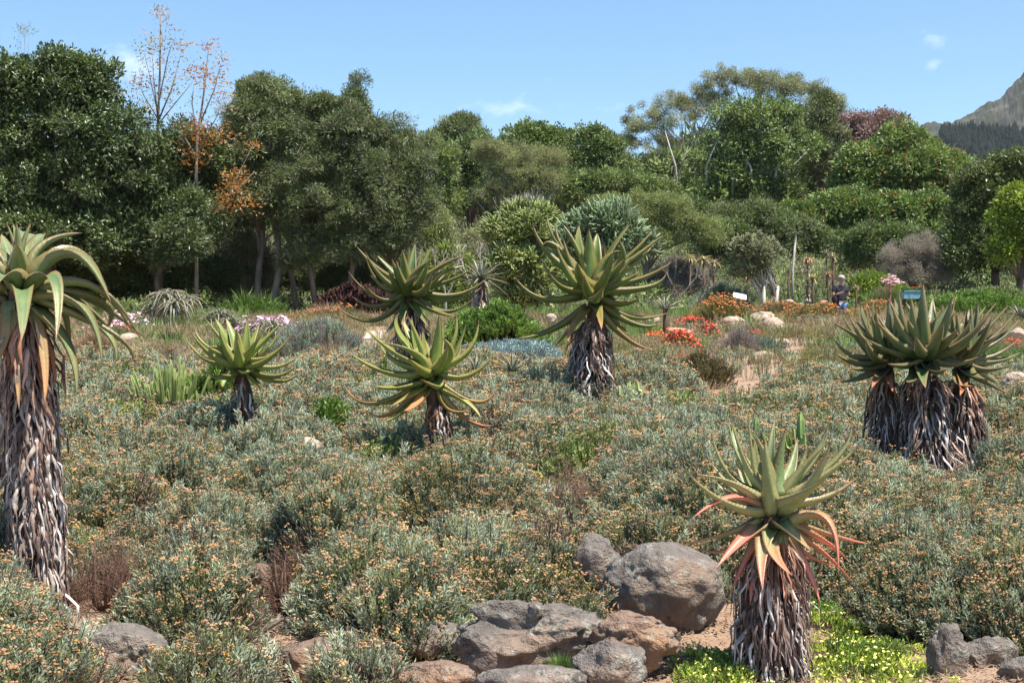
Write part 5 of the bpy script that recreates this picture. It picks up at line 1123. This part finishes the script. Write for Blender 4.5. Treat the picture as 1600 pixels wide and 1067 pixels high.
# bare pale trees
def bare(label, d, foot, h, spread, seed, m=M_pbark, levels=4, px=0, r=.1, name='bare_tree'):
    rd_ = random.Random(seed); b = at(foot, 0, d); b.z = G(b.x, b.y) - .05; root = empty(name, b); tag(root, label, 'bare tree'); mb = MB(); H = h * d / F
    def grow(p, dr, L, r_, lv):
        q = p + dr * L * .5 + rv() * L * .06; e = p + dr * L + rv() * L * .05; mb.tube([p, q, e], [r_, r_ * .85, r_ * .65], 6 if lv > 2 else 3, cap=False)
        if lv == 0: return
        for k in range(3 if lv < levels else 2):
            nd_ = (dr + rv() * spread + Vector((0, 0, .25))).normalized(); grow(e, nd_, L * rd_.uniform(.6, .8), r_ * .6, lv - 1)
    st = random.getstate(); random.seed(seed); grow(b, Vector((rd_.uniform(-.1, .1), 0, 1)).normalized(), H * .42, r, levels); random.setstate(st)
    mb.build('branches', m, root)
bare('small pale bare tree behind the dark green aloe', 44, 697, 120, .55, 3, r=.06)
bare('pale leafless thorn tree in front of the feathery trees', 62, 815, 150, .6, 12, levels=5, r=.07)
bare('thin grey leafless sapling beside the yellow-green finger bush', 50, 655, 105, .6, 14, levels=5, r=.04)
bare('spreading leafless shrub right of the small pale tree', 47, 745, 115, .7, 5, r=.05, name='bare_shrub')
bare('tangle of grey leafless branches below the soft grey-green tree', 50, 1060, 85, .8, 8, M_twig, 5, r=.04, name='bare_shrub')
bare('grey leafless bush right of the tangle', 50, 1090, 80, .8, 9, M_twig, 5, r=.035, name='bare_shrub')
# far wood mass between the trees
def wood():
    P = []; N = []; n = 22000
    y = rng.uniform(96, 175, n); x = (rng.random(n) - .5) * (y * 1.0 + 20); px = CX + x / y * F
    top = np.interp(px, [-200, 300, 600, 660, 720, 800, 880, 950, 1000, 1100, 1250, 1400, 1480, 1530, 1600, 1800], [260, 250, 230, 240, 215, 232, 230, 232, 250, 200, 210, 232, 235, 262, 285, 300])
    g = Gn(x, y); lump = np.array([noise.noise(Vector((a * .14, b * .14, 2))) for a, b in zip(x, y)])
    zt = EYE - (top - CY) / F * y; h = np.clip(zt - g, .5, 60)
    f = rng.random(n) ** .5; z = g + h * f * (.86 + .2 * lump)
    keep = rng.random(n) < .9; P = np.stack([x, y, z], 1)[keep]; m = len(P)
    Nn = np.stack([rng.normal(0, .4, m), np.full(m, -.5), np.full(m, .9)], 1)
    tag(scatter('woodland', P, Nn, rng.uniform(1.2, 2.4, m), B_forest + B_mid + B_olive[:1]), 'dense green woodland rising behind the separate trees', 'woods', kind='stuff')
wood()
def undergrowth():
    n = 15000; yy = rng.uniform(51, 98, n) ; xx = (rng.random(n) - .5) * (.84 * yy + 6)
    a = np.array([noise.noise(Vector((p * .25, q * .2, 8))) for p, q in zip(xx, yy)]); b = np.array([noise.noise(Vector((p * .12, q * .12, 28))) for p, q in zip(xx, yy)])
    h = np.clip(.5 + (yy - 50) * .045 + a * 1.6, .15, 3.4); px = CX + xx / yy * F
    h = np.where((px > 1030) & (px < 1460) & (yy < 60), h * .5, h)
    z = Gn(xx, yy) + h * np.sqrt(rng.random(n)); src = B_forest + B_olive + B_feath + B_grey + B_mid
    r = b + rng.normal(0, .15, n); var = np.select([r < -.25, r < -.08, r < .03, r < .12, r < .22, r < .34], [3, 2, 0, 4, 1, 5], 6)
    tag(scatter('undergrowth', np.stack([xx, yy, z], 1), np.stack([rng.normal(0, .3, n), np.full(n, -.4), np.full(n, 1.)], 1), rng.uniform(.5, 1.0, n) * (.5 + yy / 150), src, var=var), 'tangled undergrowth below the trees of the wooded rise', 'undergrowth', kind='stuff')
undergrowth()
def pines():
    mb = MB(); mb.smooth = False; rd_ = random.Random(4); m = leafmat('far_pine', (.012, .022, .014), (.022, .034, .02), 0, .8, .1, .02)
    dg = bpy.context.evaluated_depsgraph_get(); mt = bpy.data.objects['mountain']
    for k in range(900):
        px = rd_.uniform(1470, 1700) ; lo = np.interp(px, [1470, 1540, 1600, 1700], [222, 262, 268, 260]); hi = np.interp(px, [1470, 1500, 1540, 1600, 1700], [212, 208, 206, 212, 200])
        py = rd_.uniform(hi, lo); o = Vector((0, 0, EYE)); dr = at(px, py, 1).normalized() if False else (at(px, py, 1) - o).normalized()
        ok, loc, nn, _ = mt.ray_cast(o, dr)
        if not ok: continue
        h = rd_.uniform(7, 13); r = h * rd_.uniform(.16, .26); t = [loc + Vector((0, 0, z * h)) for z in (-.1, .15, .3, .32, .6, .62, 1)]
        mb.tube(t, [r * .2, r * .25, r, r * .75, r * .85, r * .55, .05], 6, cap=False)
    tag(mb.build('forest', m), 'dark pine wood on the lower mountain slope', 'forest', kind='stuff')
pines()

# ------------------------------------------------------------------ small things: board, pole, trough, pink plant
b = at(1157, 470, 41); gz = G(b.x, b.y); root = empty('info_board', Vector((b.x, b.y, gz))); tag(root, 'white slanted information board on a short post among the flowers', 'sign')
mb = MB(); mb.tube([Vector((b.x, b.y, gz - .1)), Vector((b.x, b.y, b.z + .05))], [.03, .03], 8); mb.build('post', M_twig, root)
mb = MB(); mb.smooth = False; pc = at(1156, 463, 41); M_ = Matrix.Translation(pc) @ Matrix.Rotation(R(12), 4, 'Y') @ Matrix.Rotation(R(38), 4, 'X')
mb.box((-.19, -.12, -.012), (.19, .12, .012)); mb.v = [tuple(M_ @ Vector(v)) for v in mb.v]; mb.build('panel', plain('white_panel', (.85, .86, .88), .4), root)
b = at(1240, 470, 52); gz = G(b.x, b.y); root = empty('aloe', Vector((b.x, b.y, gz))); tag(root, 'thin bare pale stem with a small flat head, rising above the other tree aloes', 'aloe')
mb = MB(); tp = at(1244, 364, 52); mb.tube([Vector((b.x, b.y, gz)), at(1238, 430, 52), tp], [.06, .045, .03], 8); mb.build('trunk', M_pbark, root)
rosette_mesh(tp, .26, .04, 16, 40, -20, random.Random(3)).build('rosette', MAg, root)
b = at(1424, 466, 40); gz = G(b.x, b.y); root = empty('planter', Vector((b.x, b.y, gz))); tag(root, 'light blue planter box with red flowers on top behind the aloe clump', 'planter')
mb = MB(); mb.smooth = False; z1 = at(0, 456, 40).z; mb.box((b.x - .25, b.y - .15, z1 - .2), (b.x + .25, b.y + .15, z1)); mb.box((b.x - .24, b.y - .17, z1), (b.x + .24, b.y + .17, z1 + .03)); mb.build('box', plain('blue_paint', (.2, .38, .43), .5, .4, .1, 8), root)
mb = MB(); mb.smooth = False
for sx in (-1, 1): mb.box((b.x + sx * .2 - .03, b.y - .1, gz - .05), (b.x + sx * .2 + .03, b.y + .1, z1 - .2))
mb.build('legs', M_stalk, root)
tag(scatter('flowers', [(b.x + rng.uniform(-.25, .25), b.y + rng.uniform(-.1, .1), z1 + .05) for _ in range(26)], [(0, 0, 1)] * 26, 1.1, S_redfl + S_bright, root), kind='stuff')
b = at(1391, 468, 37); gz = G(b.x, b.y); root = empty('flowering_plant', Vector((b.x, b.y, gz))); tag(root, 'tall plant with a pink flower cloud on a reddish stem left of the blue planter', 'plant')
mb = MB(); hc = at(1392, 443, 37); mb.tube([Vector((b.x, b.y, gz)), hc], [.03, .025], 6)
for k in range(7): mb.tube([hc - Vector((0, 0, .12)), hc + Vector((math.cos(k) * .2, math.sin(k) * .12, .06))], [.012, .006], 4)
mb.build('stem', plain('reddish_stem', (.3, .14, .1), .7), root)
P = [hc + Vector((random.gauss(0, .13), random.gauss(0, .1), random.gauss(.03, .07))) for _ in range(34)]
tag(scatter('flowers', [tuple(p) for p in P], [(0, -.3, 1)] * 34, .6, [src_mat_flowers('pink_heads', _leaf['mat_leaf'], plain('rose_petal', (.75, .45, .5), .6), 10, .04, .1, .08, nl=3)], root), kind='stuff')

# ------------------------------------------------------------------ person with a camera
def skinned(name, verts, edges, mat, root, sub=2, smooth=True, loc=None):
    me = bpy.data.meshes.new(name); names = list(verts); ix = {k: i for i, k in enumerate(names)}
    me.from_pydata([Vector(verts[k][0]) for k in names], [(ix[a], ix[b]) for a, b in edges], []); me.materials.append(mat)
    o = bpy.data.objects.new(name, me); COL.objects.link(o); o.parent = root
    sk = o.modifiers.new('skin', 'SKIN'); sk.use_smooth_shade = True
    for i, k in enumerate(names):
        r = verts[k][1]; me.skin_vertices[0].data[i].radius = (r, r) if not isinstance(r, tuple) else r
        me.skin_vertices[0].data[i].use_root = (i == 0)
    sb = o.modifiers.new('sub', 'SUBSURF'); sb.levels = sub; sb.render_levels = sub
    return o
pd = 43.0; pc = at(1314, 0, pd); gz = G(pc.x, pd)
head_top = at(0, 430, pd).z; s_ = (head_top - gz) / 1.78 if gz < head_top - 1.5 else 1.0
base = Vector((pc.x, pd, head_top - 1.78))
person = empty('person', base); person.rotation_euler = (0, 0, R(14)); tag(person, 'person in a dark grey t-shirt and jeans looking down at a small camera', 'person')
M_skin = plain('skin', (.45, .25, .18), .55); M_shirt = plain('grey_shirt', (.04, .042, .052), .85, .2, .15, 12); M_jean = plain('blue_jeans', (.14, .22, .38), .85, .2, .2, 25); M_cap = plain('pale_cap', (.42, .4, .38), .8); M_blk = plain('black_fabric', (.012, .012, .014), .8)
V_ = {'pelvis': ((0, 0, .95), (.15, .1)), 'waist': ((0, .0, 1.1), (.145, .095)), 'chest': ((0, .01, 1.3), (.165, .11)), 'neckb': ((0, .01, 1.46), (.09, .07)), 'neck': ((0, -.01, 1.53), .052), 'head': ((0, -.03, 1.61), (.072, .085)), 'head2': ((0, -.025, 1.7), (.075, .09)),
      'sl': ((-.19, .0, 1.42), .062), 'el': ((-.27, -.02, 1.16), .043), 'wl': ((-.07, -.27, 1.24), .03), 'hl': ((-.035, -.32, 1.265), (.034, .02)),
      'sr': ((.19, .0, 1.42), .062), 'er': ((.27, -.02, 1.16), .043), 'wr': ((.07, -.27, 1.24), .03), 'hr': ((.04, -.32, 1.265), (.034, .02)),
      'tl': ((-.1, 0, .88), .095), 'kl': ((-.11, -.01, .48), .06), 'al': ((-.11, .02, .09), .04), 'fl': ((-.12, -.14, .04), .04), 'tr': ((.1, 0, .88), .095), 'kr': ((.11, -.01, .48), .06), 'ar': ((.11, .02, .09), .04), 'fr': ((.12, -.14, .04), .04)}
E_ = [('pelvis', 'waist'), ('waist', 'chest'), ('chest', 'neckb'), ('neckb', 'neck'), ('neck', 'head'), ('head', 'head2'), ('chest', 'sl'), ('sl', 'el'), ('el', 'wl'), ('wl', 'hl'), ('chest', 'sr'), ('sr', 'er'), ('er', 'wr'), ('wr', 'hr'),
      ('pelvis', 'tl'), ('tl', 'kl'), ('kl', 'al'), ('al', 'fl'), ('pelvis', 'tr'), ('tr', 'kr'), ('kr', 'ar'), ('ar', 'fr')]
for sd, sx in (('l', -1), ('r', 1)):
    hx = -.035 if sx < 0 else .04
    for j in range(4):
        z = 1.292 - j * .018
        V_['f%s%da' % (sd, j)] = ((hx + sx * .012, -.335, z), .0085); V_['f%s%db' % (sd, j)] = ((hx + sx * -.004, -.372 + .004 * j, z + .004), .008); V_['f%s%dc' % (sd, j)] = ((hx - sx * .028, -.378 + .005 * j, z + .002), .0072)
        E_ += [('h' + sd, 'f%s%da' % (sd, j)), ('f%s%da' % (sd, j), 'f%s%db' % (sd, j)), ('f%s%db' % (sd, j), 'f%s%dc' % (sd, j))]
    V_['t%sa' % sd] = ((hx - sx * .012, -.312, 1.3), .01); V_['t%sb' % sd] = ((hx - sx * .028, -.335, 1.312), .008); E_ += [('h' + sd, 't%sa' % sd), ('t%sa' % sd, 't%sb' % sd)]
skinned('body', V_, E_, M_skin, person)
# face: nose, eyes, mouth, ears in one small child
mb = MB(); mb.tube([Vector((0, -.11, 1.66)), Vector((0, -.135, 1.625)), Vector((0, -.118, 1.615))], [.008, .014, .008], 6)
for sx in (-1, 1): mb.tube([Vector((sx * .076, -.02, 1.66)), Vector((sx * .092, -.015, 1.645)), Vector((sx * .08, -.02, 1.61))], [.01, .014, .008], 6)
o = mb.build('nose_and_ears', M_skin); o.parent = person
mb = MB()
for sx in (-1, 1): mb.tube([Vector((sx * .022, -.112, 1.662)), Vector((sx * .04, -.104, 1.66))], [.007, .006], 5)
mb.tube([Vector((-.022, -.11, 1.585)), Vector((0, -.116, 1.583)), Vector((.022, -.11, 1.585))], [.003, .005, .003], 5)
o = mb.build('eyes_and_mouth', plain('dark_detail', (.08, .03, .03), .5)); o.parent = person
sv = {'pelvis': ((0, 0, .93), (.165, .118)), 'waist': ((0, 0, 1.1), (.165, .115)), 'chest': ((0, .01, 1.3), (.185, .13)), 'neckb': ((0, .01, 1.45), (.11, .085)), 'sl': ((-.19, 0, 1.42), .078), 'ml': ((-.245, -.012, 1.24), .062), 'sr': ((.19, 0, 1.42), .078), 'mr': ((.245, -.012, 1.24), .062)}
skinned('shirt', sv, [('pelvis', 'waist'), ('waist', 'chest'), ('chest', 'neckb'), ('chest', 'sl'), ('sl', 'ml'), ('chest', 'sr'), ('sr', 'mr')], M_shirt, person)
jv = {'p': ((0, 0, .93), (.155, .108)), 'tl': ((-.1, 0, .86), .105), 'kl': ((-.11, -.01, .48), .075), 'al': ((-.11, .02, .1), .06), 'tr': ((.1, 0, .86), .105), 'kr': ((.11, -.01, .48), .075), 'ar': ((.11, .02, .1), .06)}
skinned('jeans', jv, [('p', 'tl'), ('tl', 'kl'), ('kl', 'al'), ('p', 'tr'), ('tr', 'kr'), ('kr', 'ar')], M_jean, person)
skinned('hair', {'a': ((0, .03, 1.66), (.07, .07)), 'b': ((0, .02, 1.7), (.072, .075))}, [('a', 'b')], plain('grey_hair', (.3, .28, .27), .8), person)
mb = MB(); mb.tube([Vector((0, -.02, z)) for z in (1.69, 1.72, 1.76, 1.785)], [.098, .1, .08, .03], 14); mb.tube([Vector((0, -.09, 1.7)), Vector((0, -.17, 1.675))], [.06, .05], 10)
mb.v = [v for v in mb.v]; o = mb.build('cap', M_cap); o.parent = person
for sx in (-1, 1):
    mb = MB(); mb.tube([Vector((sx * .11, .06, .05)), Vector((sx * .115, -.05, .045)), Vector((sx * .12, -.17, .035))], [.05, .052, .035], 10); o = mb.build('shoe', M_blk); o.parent = person
pm = Matrix.Translation(base) @ Matrix.Rotation(R(14), 4, 'Z')
cmr = empty('camera_in_hands', pm @ Vector((0, -.37, 1.27))); tag(cmr, 'small black camera held at chest height by the person', 'camera'); cmr.rotation_euler = (R(-25), 0, R(14))
mb = MB(); mb.smooth = False; mb.box((-.062, -.02, -.038), (.062, .02, .038)); mb.box((-.022, -.018, .038), (.022, .018, .055)); o = mb.build('body', M_blk); o.parent = cmr
mb = MB(); mb.tube([Vector((0, -.02, 0)), Vector((0, -.06, 0)), Vector((0, -.065, 0))], [.03, .03, .024], 14); o = mb.build('lens', M_blk); o.parent = cmr
bag = empty('shoulder_bag', pm @ Vector((-.2, -.08, .98))); tag(bag, 'black bag hanging at the hip of the person with the camera', 'bag'); bag.rotation_euler = (0, 0, R(14))
mb = MB(); mb.box((-.1, -.08, -.14), (.08, .08, .14)); o = mb.build('body', M_blk); o.parent = bag; o.modifiers.new('b', 'BEVEL').width = .03
mb = MB(); mb.tube([Vector((-.06, 0, .12)), Vector((-.02, -.07, .32)), Vector((.12, -.09, .48)), Vector((.3, .0, .52))], [.012] * 4, 5); o = mb.build('strap', M_blk); o.parent = bag

# ------------------------------------------------------------------ thin air haze over the whole place
mb = MB(); mb.smooth = False; mb.box((-3600, -60, -2), (4200, 2600, 640))
hm = bpy.data.materials.new('haze'); hm.use_nodes = True; nt = hm.node_tree
for n in list(nt.nodes): nt.nodes.remove(n)
ho = nt.nodes.new('ShaderNodeOutputMaterial'); hv = nt.nodes.new('ShaderNodeVolumePrincipled'); hv.inputs['Density'].default_value = .00006; hv.inputs['Color'].default_value = (.86, .92, 1, 1); hv.inputs['Anisotropy'].default_value = .2
nt.links.new(hv.outputs[0], ho.inputs['Volume'])
tag(mb.build('haze', hm), kind='stuff')
